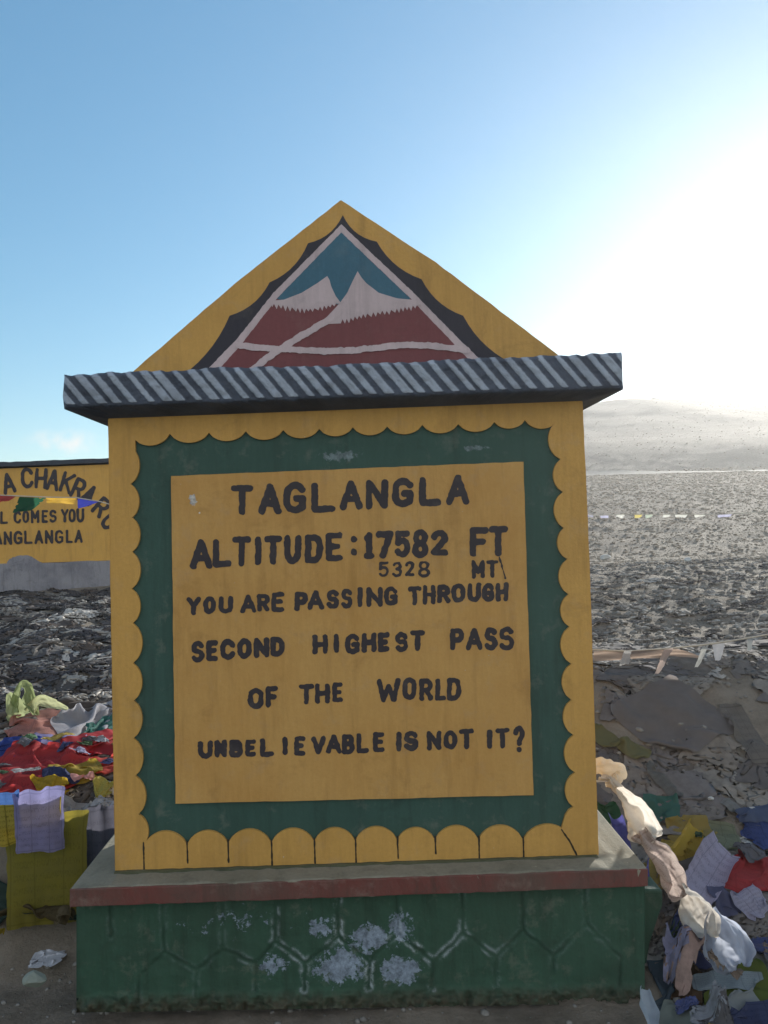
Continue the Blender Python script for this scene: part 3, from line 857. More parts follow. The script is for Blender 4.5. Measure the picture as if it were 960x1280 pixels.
# plinth with scored brick pattern
BF = 2.565
def make_plinth():
    x0, x1 = 95.5, 806
    nx, ny = 356, 84
    ups = [(139, 1170), (206, 1190), (279, 1186), (345, 1176), (424, 1170), (497, 1166), (578.5, 1166), (654, 1162), (733, 1154)]
    lows = [(174, 1219), (246, 1213), (319.5, 1203), (381, 1203), (462, 1202), (541, 1202), (620, 1196), (692, 1196), (776, 1197)]
    segs = []
    for (x, y) in ups: segs.append((x - 2, y - 62, x, y))
    for i in range(9):
        ul = ups[i]
        if i > 0: segs.append((*ul, *lows[i - 1]))
        segs.append((*ul, *lows[i]))
    segs = [s for s in segs if not (s[0] == 139)]
    for (x, y) in lows: segs.append((x, y, x - 1, y + 34))
    V, br = [], []
    xs = np.linspace(x0, x1, nx); vv = np.linspace(0, 1, ny)
    X = np.repeat(xs[None, :], ny, 0)
    yt = 1134 - (X - 88) / 721 * 26 - 4
    yb = 1266 - (X - 88) / 721 * 12
    Yp = yt + (yb - yt) * vv[:, None]
    wob = fbm(X / 12, Yp / 12, 3, 3) * 3.0
    wob2 = fbm(X / 12 + 50, Yp / 12, 3, 8) * 3.0
    D = np.full(X.shape, 1e9)
    for s in segs:
        p = np.array(s[:2]); q = np.array(s[2:]); d = q - p
        t = np.clip(((X + wob - p[0]) * d[0] + (Yp + wob2 - p[1]) * d[1]) / (d @ d), 0, 1)
        D = np.minimum(D, np.hypot(X + wob - p[0] - t * d[0], Yp + wob2 - p[1] - t * d[1]))
    gro = np.exp(-(D / 2.0) ** 2)
    lip = np.exp(-((D - 4.0) / 1.8) ** 2)
    foot = sstep(0.80, 0.97, vv)[:, None] + 0 * X
    brk = np.clip(0.62 + 1.5 * fbm(X / 26, Yp / 26, 3, 91), 0.08, 1.0)
    gro = gro * brk; lip = lip * np.clip(0.55 + 2.2 * fbm(X / 17, Yp / 17, 3, 92), 0, 1)
    dep = BF + 0.007 * gro - 0.002 * lip + fbm(X / 20, Yp / 20, 4, 12) * 0.006
    dep = dep + foot * (fbm(X / 9, Yp / 9, 4, 44) * 0.05 - 0.02)
    P3 = [P(X[j, i], Yp[j, i], dep[j, i]) for j in range(ny) for i in range(nx)]
    Fq = [(j * nx + i, j * nx + i + 1, (j + 1) * nx + i + 1, (j + 1) * nx + i) for j in range(ny - 1) for i in range(nx - 1)]
    # close the sides to the back
    back = 3.0
    n0 = len(P3); V2 = list(P3)
    for e in (0, nx - 1):
        col = [j * nx + e for j in range(ny)]
        bk = []
        for j in col:
            V2.append(Vector((P3[j].x, back, P3[j].z))); bk.append(len(V2) - 1)
        for a in range(ny - 1): Fq.append((col[a], col[a + 1], bk[a + 1], bk[a]))
    o = mesh('plinth', V2, Fq, None, mk, True)
    n = len(V2)
    g = np.zeros(n); g[:n0] = gro.ravel(); l = np.zeros(n); l[:n0] = lip.ravel(); f = np.zeros(n); f[:n0] = foot.ravel()
    for nm, a in (('groove', g), ('lip', l), ('foot', f)):
        at = o.data.attributes.new(nm, 'FLOAT', 'POINT'); at.data.foreach_set('value', a)
    # worn paint along the scored lines, mud at the foot
    m = m_base; nd = m.node_tree.nodes; lk = m.node_tree.links
    b = nd['Principled BSDF']
    src = b.inputs['Base Color'].links[0].from_socket
    pos = gpos(nd)
    la = N(nd, 'ShaderNodeAttribute', attribute_name='lip').outputs['Fac']
    ga = N(nd, 'ShaderNodeAttribute', attribute_name='groove').outputs['Fac']
    fa = N(nd, 'ShaderNodeAttribute', attribute_name='foot').outputs['Fac']
    nz = noise(nd, lk, 30, 8, 0.75, pos)
    v = N(nd, 'ShaderNodeVectorMath', operation='DISTANCE'); lk.new(pos, v.inputs[0]); v.inputs[1].default_value = tuple(P(470, 1180, BF))
    near = ramp(nd, lk, v.outputs['Value'], 0.1, 0.5, 1.0, 0.12)
    k = math_(nd, lk, 'MULTIPLY', math_(nd, lk, 'MULTIPLY', la, near), ramp(nd, lk, nz, 0.42, 0.58))
    c = mixc(nd, lk, k, src, (0.42, 0.48, 0.52))
    c = mixc(nd, lk, math_(nd, lk, 'MULTIPLY', ga, 0.42), c, (0.014, 0.03, 0.022))
    mud = math_(nd, lk, 'MULTIPLY', fa, ramp(nd, lk, nz, 0.35, 0.6, 0.3, 1.0))
    c = mixc(nd, lk, mud, c, (0.085, 0.078, 0.055))
    lk.new(c, b.inputs['Base Color'])
    o.data.materials.append(m)
    return o
plinth = make_plinth()
# lump of green painted mortar behind the right corner of the plinth
bt_ = prism('corner_buttress', [P(801, 1112, 2.66), P(829, 1113, 2.66), P(829, 1132, 2.66), P(822, 1152, 2.66), P(813, 1180, 2.66), P(806, 1225, 2.66), P(800, 1262, 2.66), P(790, 1262, 2.66), P(790, 1112, 2.66)],
            [P(801, 1112, 2.66) + Vector((0, .3, 0)), P(829, 1113, 2.66) + Vector((0, .3, 0)), P(829, 1132, 2.66) + Vector((0, .3, 0)), P(822, 1152, 2.66) + Vector((0, .3, 0)), P(813, 1180, 2.66) + Vector((0, .3, 0)), P(806, 1225, 2.66) + Vector((0, .3, 0)), P(800, 1262, 2.66) + Vector((0, .3, 0)), P(790, 1262, 2.66) + Vector((0, .3, 0)), P(790, 1112, 2.66) + Vector((0, .3, 0))],
            paint('buttress_green_paint', (0.043, 0.098, 0.064), (0.04, 0.07, 0.05), stain=0.7, bump=0.6), mk, 0.012)

# ------------------------------------------------------------------ the wall board behind, left
BY = 10.0
bc = P(40, 735, BY)
bd_t = thing('roadside_board', (bc.x, BY, bc.z), 'long yellow masonry sign wall with black lettering behind the marker', 'sign wall')
m_byel = paint('board_yellow_paint', (0.64, 0.37, 0.085), (0.5, 0.28, 0.07), stain=0.5, bump=0.3, speck=False)
def pq(x, y, Y=BY): return P(x, y, Y)
bpanel = px_prism('sign_panel', [(-112, 590), (192, 578), (192, 699), (-112, 709)], BY, BY + 0.4, m_byel, bd_t, 0.01)
px_prism('coping', dens([(-116, 582), (60, 575.5), (196, 570.5), (196, 576.5), (60, 581), (-116, 588)], 8, 0.5, True, 4), BY - 0.05, BY + 0.45, m_soffit, bd_t, 0.01)
px_prism('footing', dens([(-116, 709), (192, 699), (192, 745), (-116, 757)], 10, 0.6, True, 5), BY - 0.06, BY + 0.5, m_concrete, bd_t, 0.01)
px_sheet('bare_patch', dens([(6, 708), (11, 700), (16, 696.5), (24, 694.5), (33, 694), (40, 696), (46, 700), (52, 703), (52, 706.5), (30, 708)], 2, 0.5, True, 7), BY - 0.004, m_concrete, bd_t)
LB = [('A', 2, 19, 590.5, 617.5, -11), ('C', 26, 42, 584.5, 610.5, -4), ('H', 43.5, 59, 585, 611, 3), ('A', 58.5, 74.5, 586.5, 613.5, 9), ('K', 76, 92, 590, 617, 17), ('R', 90.5, 106, 597.5, 624.5, 25), ('A', 104, 119, 605.5, 631.5, 33), ('R', 119, 134.5, 621, 647, 41), ('O', 130, 146, 638, 664, 50)]
letters('lettering', LB, 4.4, BY - 0.006, m_letter, bpanel, 0.7, 0.8, 0, 21)
LB2 = [('L', 0, 10, 639, 655), ('C', 17, 27, 638.6, 654.5), ('O', 27.8, 36.5, 638, 654), ('M', 38.5, 49.2, 637.5, 653.8), ('E', 52, 60, 637.3, 653.6), ('S', 61.2, 71, 637, 653.3), ('Y', 76, 86, 636, 653), ('O', 85.5, 94.5, 636, 653), ('U', 95.5, 105.3, 635.5, 653)]
letters('lettering', LB2, 3.2, BY - 0.006, m_letter, bpanel, 0.6, 0.6, -0.03, 22)
LB3 = [('A', -8, 3, 664.5, 681), ('N', 4.5, 15, 664, 680.8), ('G', 17, 28.3, 663.6, 680.5), ('L', 30, 41, 663, 680), ('A', 43, 54.3, 663, 680), ('N', 56, 66.5, 662.6, 679.7), ('G', 68.5, 79.6, 662.4, 679.4), ('L', 82, 91.3, 662, 679), ('A', 93, 103.5, 662, 678.6)]
letters('lettering', LB3, 3.2, BY - 0.006, m_letter, bpanel, 0.6, 0.6, -0.03, 23)

# ------------------------------------------------------------------ cloth
# pile surface: what later cloths rest on (terrain plus the cloths already laid)
GX0, GX1, GY0, GY1, GR = -2.6, 2.9, 1.9, 5.6, 0.02
gx = np.arange(GX0, GX1, GR); gy = np.arange(GY0, GY1, GR)
PILE = height(*np.meshgrid(gx, gy))
BOX = [(-0.945, 0.945, 2.50, 3.08, -1, float(cl.z)), (-0.86, 0.86, 2.60, 2.97, 0, 2.1)]
def pile_z(x, y):
    fx = np.clip((x - GX0) / GR, 0, len(gx) - 2); fy = np.clip((y - GY0) / GR, 0, len(gy) - 2)
    i = fx.astype(int); j = fy.astype(int); u = fx - i; v = fy - j
    return (PILE[j, i] * (1 - u) + PILE[j, i + 1] * u) * (1 - v) + (PILE[j + 1, i] * (1 - u) + PILE[j + 1, i + 1] * u) * v
def pile_add(X):
    i = np.round((X[:, 0] - GX0) / GR).astype(int); j = np.round((X[:, 1] - GY0) / GR).astype(int)
    ok = (i > 0) & (i < len(gx) - 1) & (j > 0) & (j < len(gy) - 1)
    # ignore what hangs far above the pile
    z = np.minimum(X[:, 2], pile_z(X[:, 0], X[:, 1]) + 0.06)
    np.maximum.at(PILE, (j[ok], i[ok]), z[ok])

def sim(X, n, m, rl, rw, pins, steps=90, grav=0.0012, stiff=6, fric=0.5, flat=None, bend=0.25):
    """small position-based cloth: X (n*m,3) start, rl / rw rest lengths down and across"""
    X = X.reshape(n, m, 3).copy(); Xp = X.copy()
    pin = np.zeros((n, m), bool)
    for (a, b) in pins: pin[a, b] = True
    X0 = X.copy()
    wgt = (~pin).astype(float)[..., None]
    rd = math.hypot(rl, rw)
    cons = [((slice(0, -1), slice(None)), (slice(1, None), slice(None)), rl, 1.0), ((slice(None), slice(0, -1)), (slice(None), slice(1, None)), rw, 1.0),
            ((slice(0, -1), slice(0, -1)), (slice(1, None), slice(1, None)), rd, 0.5), ((slice(0, -1), slice(1, None)), (slice(1, None), slice(0, -1)), rd, 0.5),
            ((slice(0, -2), slice(None)), (slice(2, None), slice(None)), rl * 2, bend), ((slice(None), slice(0, -2)), (slice(None), slice(2, None)), rw * 2, bend)]
    for st in range(steps):
        vel = (X - Xp) * 0.92
        Xp = X.copy()
        X = X + vel * wgt
        X[..., 2] -= grav * wgt[..., 0]
        for it in range(stiff):
            for (sa, sb, L, k) in cons:
                d = X[sb] - X[sa]
                l = np.linalg.norm(d, axis=-1, keepdims=True) + 1e-9
                wa, wb = wgt[sa], wgt[sb]
                corr = d * ((l - L) / l) * k / np.maximum(wa + wb, 1e-6)
                # half-step relaxation keeps the simultaneous update stable
                X[sa] += corr * wa * 0.45
                X[sb] -= corr * wb * 0.45
            if flat is None: zz = pile_z(X[..., 0], X[..., 1]) + 0.004
            else: zz = np.full(X.shape[:2], flat)
            hit = (X[..., 2] < zz) & ~pin
            X[..., 2] = np.where(hit, zz, X[..., 2])
            Xp[..., :2] = np.where(hit[..., None], Xp[..., :2] * (1 - fric) + X[..., :2] * fric, Xp[..., :2])
            if flat is None:
                for (x0, x1, y0, y1, z0, z1) in BOX:
                    ins = (X[..., 0] > x0) & (X[..., 0] < x1) & (X[..., 1] > y0) & (X[..., 1] < y1) & (X[..., 2] < z1 + 0.004) & (X[..., 2] > z0) & ~pin
                    if ins.any():
                        dd = np.stack([X[..., 0] - x0, x1 - X[..., 0], z1 + 0.004 - X[..., 2], X[..., 1] - y0], -1)
                        k = dd.argmin(-1)
                        X[..., 0] = np.where(ins & (k == 0), x0, np.where(ins & (k == 1), x1, X[..., 0]))
                        X[..., 2] = np.where(ins & (k == 2), z1 + 0.004, X[..., 2])
                        X[..., 1] = np.where(ins & (k == 3), y0, X[..., 1])
    return X

def wrinkle(X, seed, amp=0.0045, ang=None):
    """fine creases along the cloth's own normal and a frayed, uneven rim"""
    du = np.gradient(X, axis=1); dv = np.gradient(X, axis=0)
    nn = np.cross(du, dv); nn /= np.linalg.norm(nn, axis=-1, keepdims=True) + 1e-9
    n, m = X.shape[:2]
    lu = np.linalg.norm(du, axis=-1).mean() * m; lv = np.linalg.norm(dv, axis=-1).mean() * n
    u, v = np.meshgrid(np.linspace(0, lu, m), np.linspace(0, lv, n))
    a = seed * 1.9 if ang is None else ang
    p = u * math.cos(a) + v * math.sin(a); q = -u * math.sin(a) + v * math.cos(a)
    r = 1 - 2 * np.abs(fbm(p * 26 + seed, q * 9, 3, seed + 3))
    f = amp * (r - 0.5) + amp * 0.8 * fbm(u * 45, v * 45, 2, seed + 9)
    X = X + nn * f[..., None]
    j = 0.006 * fbm(u * 30 + 5, v * 30 + seed, 2, seed + 21)
    e = np.zeros((n, m)); e[0] = e[-1] = 1; e[:, 0] = e[:, -1] = 1
    return X + (du / (np.linalg.norm(du, axis=-1, keepdims=True) + 1e-9) + dv / (np.linalg.norm(dv, axis=-1, keepdims=True) + 1e-9)) * (j * e)[..., None]

def grid_mesh(name, X, mat, parent=None, tatter=0.0, seed=0, sub=1):
    n, m = X.shape[:2]
    V = X.reshape(-1, 3)
    r = random.Random(seed)
    Fq, uvs = [], []
    for j in range(n - 1):
        for i in range(m - 1):
            if tatter and (j in (0, n - 2) or i in (0, m - 2)) and r.random() < tatter: continue
            q = (j * m + i, (j + 1) * m + i, (j + 1) * m + i + 1, j * m + i + 1)
            Fq.append(q)
            for k in q: uvs += [(k % m) / (m - 1), 1 - (k // m) / (n - 1)]
    me = bpy.data.meshes.new(name)
    me.from_pydata(V.tolist(), [], Fq)
    uv = me.uv_layers.new(name='UVMap')
    uv.data.foreach_set('uv', uvs)
    o = link(name, me, mat, parent, True)
    if sub:
        s = o.modifiers.new('smooth', 'SUBSURF'); s.levels = sub; s.render_levels = sub
    return o

_fm = {}
def fmat(col, prints=0.0, trans=0.4):
    k = (col, prints, trans)
    if k not in _fm: _fm[k] = flagmat('flag_cloth', col, prints, trans)
    return _fm[k]

RED, ORED = (0.50, 0.055, 0.06), (0.55, 0.08, 0.06)
BLUE, NAVY, LILAC = (0.045, 0.075, 0.30), (0.05, 0.06, 0.14), (0.28, 0.27, 0.50)
YELL, OLIVE, GREEN = (0.50, 0.33, 0.03), (0.25, 0.21, 0.035), (0.04, 0.14, 0.07)
WHITE, CREAM, GREY = (0.70, 0.70, 0.72), (0.72, 0.62, 0.50), (0.22, 0.22, 0.23)
PINK, TEAL, PGREEN = (0.50, 0.24, 0.20), (0.05, 0.17, 0.15), (0.27, 0.32, 0.15)

def ground_hit(px, py, lift=0.015):
    d = (P(px, py, 1.0) - CAM)
    t = 1.6
    while t < 12:
        q = CAM + d * t
        if q.z < float(pile_z(np.array([q.x]), np.array([q.y]))[0]) + lift: break
        t += 0.01
    return q + Vector((0, 0, 0.0))

def flag(label, col, c4, slack=(1.15, 1.15), res=24, pins='corners', prints=None, trans=0.4, steps=70, grav=0.0010, bump=0.02, tatter=0.0, name='prayer_flag', cat='prayer flag', group='loose prayer flags heaped round the marker', seed=None, lay=True, bend=0.2, hang=False):
    """c4: four corners (px, py, Y) in the order top left, top right, bottom right, bottom left"""
    seed = seed if seed is not None else len(_seedc); _seedc.append(1)
    if prints is None: prints = 0.4 if seed % 2 else 0.0
    Q = np.array([list(P(*c) if hang else ground_hit(c[0], c[1])) for c in c4])
    W = max(np.linalg.norm(Q[1] - Q[0]), np.linalg.norm(Q[2] - Q[3])); H = max(np.linalg.norm(Q[3] - Q[0]), np.linalg.norm(Q[2] - Q[1]))
    step = max(W, H) * max(slack) / res
    m = max(8, int(W * slack[0] / step)) + 1; n = max(8, int(H * slack[1] / step)) + 1
    u = np.linspace(0, 1, m)[None, :, None]; v = np.linspace(0, 1, n)[:, None, None]
    X = Q[0] * (1 - u) * (1 - v) + Q[1] * u * (1 - v) + Q[2] * u * v + Q[3] * (1 - u) * v
    nrm = np.cross(Q[1] - Q[0], Q[3] - Q[0]); nrm /= np.linalg.norm(nrm) + 1e-9
    uu, vv = np.meshgrid(np.linspace(0, 1, m), np.linspace(0, 1, n))
    nzv = fbm(uu * 4 + seed * 3.1, vv * 4 + seed * 1.7, 3, seed) * bump * 4
    X = X + nrm * nzv[..., None]
    if pins == 'corners': pn = [(0, 0), (0, m - 1), (n - 1, 0), (n - 1, m - 1)]
    elif pins == 'top': pn = [(0, i) for i in range(m)]
    elif pins == 'topcorners': pn = [(0, 0), (0, m - 1)]
    elif pins == 'ends': pn = [(j, i) for j in range(n) for i in (0, m - 1)]
    elif pins == 'none': pn = []
    else: pn = [(int(a * (n - 1)), int(b * (m - 1))) for a, b in pins]
    if not hang: slack = tuple(1 + (k - 1) * 1.0 for k in slack); X[..., 2] += 0.01
    X = sim(X, n, m, H * slack[1] / (n - 1), W * slack[0] / (m - 1), pn, steps, grav, bend=bend)
    if not hang: X = sim(X, n, m, H * slack[1] / (n - 1), W * slack[0] / (m - 1), [], 8, grav, fric=0.9, bend=bend)
    X = wrinkle(X, seed)
    if lay: pile_add(X.reshape(-1, 3))
    o = grid_mesh(name, X, fmat(col, prints, trans), None, tatter, seed)
    base_origin(o)
    tag(o, label, cat, group)
    return o
_seedc = []

# crumpled prototypes for the uncountable rags
def crumple(k, w=0.26, h=0.22, sq=0.45, n=19):
    u = np.linspace(-0.5, 0.5, n)
    U, Vv = np.meshgrid(u, u)
    ang = k * 1.3
    X = np.stack([U * w * sq, Vv * h * (sq + 0.25), 0.05 + 0.10 * (fbm(U * 6 + k * 7, Vv * 6, 3, k) + 0.3) + 0.03 * np.sin((U * math.cos(ang) + Vv * math.sin(ang)) * 22)], -1)
    X = sim(X, n, n, h / (n - 1), w / (n - 1), [], 42, 0.0012, 5, 0.3, 0.0, bend=0.08)
    X[..., 2] = np.clip(X[..., 2], 0, 0.2)
    c = X.reshape(-1, 3)[:, :2].mean(0); X[..., 0] -= c[0]; X[..., 1] -= c[1]
    return X
NP = 19
PROT = [crumple(k, 0.2 + 0.03 * (k % 4), 0.2, 0.30 + 0.06 * (k % 5)) for k in range(14)]
PQ = []
for k in range(14):
    r_ = random.Random(k)
    PQ.append(np.array([(j * NP + i, (j + 1) * NP + i, (j + 1) * NP + i + 1, j * NP + i + 1) for j in range(NP - 1) for i in range(NP - 1)
                        if not (min(i, j, NP - 2 - i, NP - 2 - j) == 0 and r_.random() < 0.22) and not (min(i, j, NP - 2 - i, NP - 2 - j) == 1 and r_.random() < 0.03)]))

def rag_field(name, label, spots, palette, mat, ground=None):
    """spots: (x, y, scale, squash in z)"""
    V, Fq, Cc = [], [], []
    n = NP
    off = 0
    for (x, y, s, sq) in spots:
        kk = rng.integers(len(PROT)); quad = PQ[kk]
        X = PROT[kk].reshape(-1, 3) * s
        a = rng.uniform(0, 6.28); ca, sa = math.cos(a), math.sin(a)
        st = rng.uniform(0.8, 2.1)
        xx = X[:, 0] * ca - X[:, 1] * sa; yy = X[:, 0] * sa + X[:, 1] * ca
        xx = xx * st
        gxp, gyp = x + xx, y + yy
        z = (ground or height)(gxp, gyp) + X[:, 2] * sq + 0.004 + rng.uniform(0, 0.02)
        V.append(np.stack([gxp, gyp, z], -1)); Fq.append(quad + off); off += n * n
        c = np.array(palette[rng.integers(len(palette))]) * rng.uniform(0.7, 1.2)
        Cc.append(np.repeat(np.array([[*c, 1.0]]), n * n, 0))
    V = np.concatenate(V); Fq = np.concatenate(Fq); Cc = np.concatenate(Cc)
    pile_add(V)
    me = bpy.data.meshes.new(name)
    me.from_pydata(V.tolist(), [], Fq.tolist())
    at = me.color_attributes.new('cloth_colour', 'FLOAT_COLOR', 'POINT')
    at.data.foreach_set('color', Cc.ravel())
    o = link(name, me, mat, None, True)
    o['kind'] = 'stuff'; o['label'] = label
    return o
def ragmat():
    m, n, nd, lk, b = newmat('faded_rag_cloth')
    a = N(nd, 'ShaderNodeAttribute', attribute_name='cloth_colour').outputs['Color']
    pos = gpos(nd)
    nz = noise(nd, lk, 18, 6, 0.7, pos)
    c = mixc(nd, lk, ramp(nd, lk, nz, 0.4, 0.7, 0, 0.6), a, (0.06, 0.055, 0.05))
    lk.new(c, b.inputs['Base Color']); b.inputs['Roughness'].default_value = 0.9; b.inputs['Specular IOR Level'].default_value = 0.12
    tr = N(nd, 'ShaderNodeBsdfTranslucent'); lk.new(c, tr.inputs[0])
    mx = N(nd, 'ShaderNodeMixShader'); mx.inputs[0].default_value = 0.12
    lk.new(b.outputs[0], mx.inputs[1]); lk.new(tr.outputs[0], mx.inputs[2]); lk.new(mx.outputs[0], nd['Material Output'].inputs['Surface'])
    return m
m_rag = ragmat()
DUSTY = [(0.20, 0.175, 0.155), (0.17, 0.155, 0.145), (0.24, 0.215, 0.19), (0.15, 0.14, 0.14), (0.28, 0.26, 0.235), (0.12, 0.11, 0.11), (0.42, 0.40, 0.37)]
GREYS = [(0.10, 0.095, 0.10), (0.08, 0.075, 0.08), (0.13, 0.12, 0.12), (0.09, 0.09, 0.105), (0.12, 0.10, 0.09), (0.08, 0.078, 0.08), (0.36, 0.345, 0.32), (0.50, 0.47, 0.43), (0.18, 0.165, 0.15)]
sp = []
for _ in range(1900):
    y = 3.5 + 6.2 * rng.random() ** 1.3; x = rng.uniform(-0.62, 0.02) * y - 0.2
    sp.append((x, y, rng.uniform(0.3, 1.0) * (0.75 + 0.06 * y), rng.uniform(0.6, 2.0)))
for _ in range(200):
    sp.append((rng.uniform(-2.2, -1.0), rng.uniform(3.15, 3.7), rng.uniform(0.5, 1.0), rng.uniform(0.5, 1.4)))
for _ in range(260):
    y = 3.7 + 5.8 * rng.random() ** 1.2; x = rng.uniform(-0.62, 0.0) * y - 0.2
    sp.append((x, y, rng.uniform(1.2, 2.3), rng.uniform(0.4, 1.1)))
rag_field('faded_flags', 'mass of sun bleached grey prayer flags covering the shelf up to the yellow sign wall', sp, GREYS, m_rag)
sp = []
for _ in range(1700):
    y = rng.uniform(4.4, 8.8); x = 0.2 * y + rng.uniform(0.0, 0.62) * y
    sp.append((x, y, rng.uniform(0.12, 0.42) * (2.0 if rng.random() < 0.06 else 1), rng.uniform(0.4, 1.5)))
for _ in range(130):
    y = rng.uniform(3.05, 4.6)
    sp.append((rng.uniform(0.85, 2.7), y, rng.uniform(0.5, 1.7), rng.uniform(0.15, 0.45)))
for _ in range(120):
    sp.append((rng.uniform(0.98, 1.9), rng.uniform(2.2, 3.1), rng.uniform(0.5, 0.9), rng.uniform(0.4, 1.0)))
rag_field('faded_flags', 'mass of dusty grey prayer flags matted over the shelf right of the marker', sp, DUSTY, m_rag)

MUTED = [(0.32, 0.06, 0.05), (0.06, 0.08, 0.20), (0.36, 0.27, 0.07), (0.08, 0.15, 0.08), (0.45, 0.44, 0.43), (0.24, 0.24, 0.36), (0.18, 0.14, 0.11), (0.12, 0.12, 0.14), (0.36, 0.25, 0.22), (0.30, 0.33, 0.38), (0.10, 0.10, 0.11)]
# stones
def stone_mesh(seed, sub=2):
    bm = bmesh.new(); bmesh.ops.create_icosphere(bm, subdivisions=sub, radius=1)
    r = random.Random(seed)
    ax = (r.uniform(0.8, 1.3), r.uniform(0.7, 1.1), r.uniform(0.45, 0.75))
    pl = [(Vector((r.uniform(-1, 1), r.uniform(-1, 1), r.uniform(-1, 1))).normalized(), r.uniform(0.55, 0.85)) for _ in range(9)]
    for v in bm.verts:
        for nn, d in pl:
            t = v.co.dot(nn)
            if t > d: v.co -= nn * (t - d)
        v.co = Vector((v.co.x * ax[0], v.co.y * ax[1], v.co.z * ax[2]))
    V = np.array([v.co for v in bm.verts]); Fc = np.array([[v.index for v in f.verts] for f in bm.faces])
    bm.free()
    return V, Fc
SP = [stone_mesh(k, 1) for k in range(8)]
SP0 = []
for k in range(10):
    bm = bmesh.new(); bmesh.ops.create_icosphere(bm, subdivisions=1, radius=1); r = random.Random(k)
    V_ = np.array([v.co * r.uniform(0.7, 1.15) for v in bm.verts]) * np.array([1.15, 0.9, 0.6]); F_ = np.array([[v.index for v in f.verts] for f in bm.faces]); bm.free()
    SP0.append((V_, F_))
def gravel(name, label, spots, protos, col):
    pts = np.array(spots)
    H = height(pts[:, 0], pts[:, 1])
    kinds = rng.integers(len(protos), size=len(pts))
    Vs, Fs = [], []; off = 0
    for k, (v, f) in enumerate(protos):
        q = pts[kinds == k]; h = H[kinds == k]
        if not len(q): continue
        a = rng.uniform(0, 6.28, len(q)); ca, sa = np.cos(a)[:, None], np.sin(a)[:, None]; sc = q[:, 2][:, None]
        x = (v[None, :, 0] * ca - v[None, :, 1] * sa) * sc + q[:, 0][:, None]
        y = (v[None, :, 0] * sa + v[None, :, 1] * ca) * sc + q[:, 1][:, None]
        z = v[None, :, 2] * sc + h[:, None] + sc * 0.12
        Vs.append(np.stack([x, y, z], -1).reshape(-1, 3))
        Fs.append((f[None] + (off + np.arange(len(q)) * len(v))[:, None, None]).reshape(-1, 3)); off += len(q) * len(v)
    V = np.concatenate(Vs); Fc = np.concatenate(Fs)
    me = bpy.data.meshes.new(name)
    me.vertices.add(len(V)); me.vertices.foreach_set('co', V.ravel())
    me.loops.add(Fc.size); me.loops.foreach_set('vertex_index', Fc.ravel().astype(np.int32))
    me.polygons.add(len(Fc)); me.polygons.foreach_set('loop_start', np.arange(0, Fc.size, 3, dtype=np.int32))
    me.update(calc_edges=True)
    o = link(name, me, col)
    o['kind'] = 'stuff'; o['label'] = label
m_grit = paint('plain_stone', (0.37, 0.315, 0.255), (0.27, 0.23, 0.185), rough=0.95, spec=0.1, stain=0.6)
sp = []
for _ in range(2600):
    y = rng.uniform(1.4, 3.0); x = rng.uniform(-1.9, 1.9)
    sp.append((x, y, 0.003 + 0.015 * rng.random() ** 5))
for _ in range(2200):
    y = rng.uniform(2.9, 4.8); x = y * rng.uniform(0.18, 0.75)
    sp.append((x, y, 0.003 + 0.022 * rng.random() ** 6))
for _ in range(9000):
    y = 4.4 + 4.8 * rng.random(); x = y * rng.uniform(0.2, 0.75)
    sp.append((x, y, 0.005 + 0.032 * rng.random() ** 6))
for _ in range(1200):
    y = 3.6 + 6 * rng.random(); x = -y * rng.uniform(0.15, 0.62)
    sp.append((x, y, 0.006 + 0.05 * rng.random() ** 4))
gravel('gravel', 'loose grey gravel on the near ground and the shelf round the marker', sp, SP, m_stone)
sp = []
for _ in range(85000):
    y = 8.3 + 50 * rng.random() ** 1.35; x = y * rng.uniform(0.15, 0.75)
    sp.append((x, y, (0.007 + 0.035 * rng.random() ** 10) * (y / 12) ** 0.85))
for _ in range(7000):
    y = 57 + 70 * rng.random(); x = y * rng.uniform(0.12, 0.72)
    sp.append((x, y, 0.03 + 0.07 * rng.random() ** 6))
gravel('gravel', 'fine pale stones covering the plain and hillside right of the marker', sp, SP0, m_grit)

# cairn on the skyline
ct = P(817, 499, 128.0); 
V, Fc = [], []
rr = random.Random(8)
ztop = float(height(ct.x, 128.0))
for k in range(90):
    a = rr.uniform(0, 6.28); q = rr.random() ** 1.6; rad = 1.8 * (1 - q) * rr.random() ** 0.5
    v, f = SP[k % 8]; s = rr.uniform(0.3, 0.5); o0 = len(V)
    V += [(p[0] * s + ct.x + rad * math.cos(a), p[1] * s + 128 + rad * math.sin(a), p[2] * s + ztop - 0.15 + q * 0.7) for p in v]
    Fc += [tuple(int(i) + o0 for i in t) for t in f]
o = mesh('cairn', V, Fc, m_stone); base_origin(o)
tag(o, 'small heap of stones standing on the hill skyline', 'cairn')

# ------------------------------------------------------------------ flags, left heap (back to front)
flag('flat pale yellow flag lying below the looped green one', (0.62, 0.56, 0.25), [(16, 886, 3.72), (78, 884, 3.72), (84, 893, 3.62), (18, 897, 3.6)], (1.1, 1.25))
flag('dusty salmon pink cloth bunched below the pale yellow flag', PINK, [(22, 898, 3.65), (98, 893, 3.7), (92, 914, 3.45), (16, 916, 3.45)], (1.3, 1.4))
flag('grey white cloth creased beside the left edge of the marker', (0.42, 0.42, 0.46), [(84, 898, 3.65), (142, 880, 3.7), (143, 892, 3.6), (90, 920, 3.5)], (1.2, 1.3))
flag('dark teal flag tucked against the marker above the red cloths', TEAL, [(106, 902, 3.6), (142, 886, 3.65), (143, 912, 3.5), (104, 920, 3.48)], (1.15, 1.2))
flag('lilac flag with a sunlit top lying behind the big red cloth', (0.36, 0.34, 0.62), [(46, 916, 3.5), (104, 922, 3.48), (92, 936, 3.35), (34, 930, 3.4)], (1.2, 1.3))
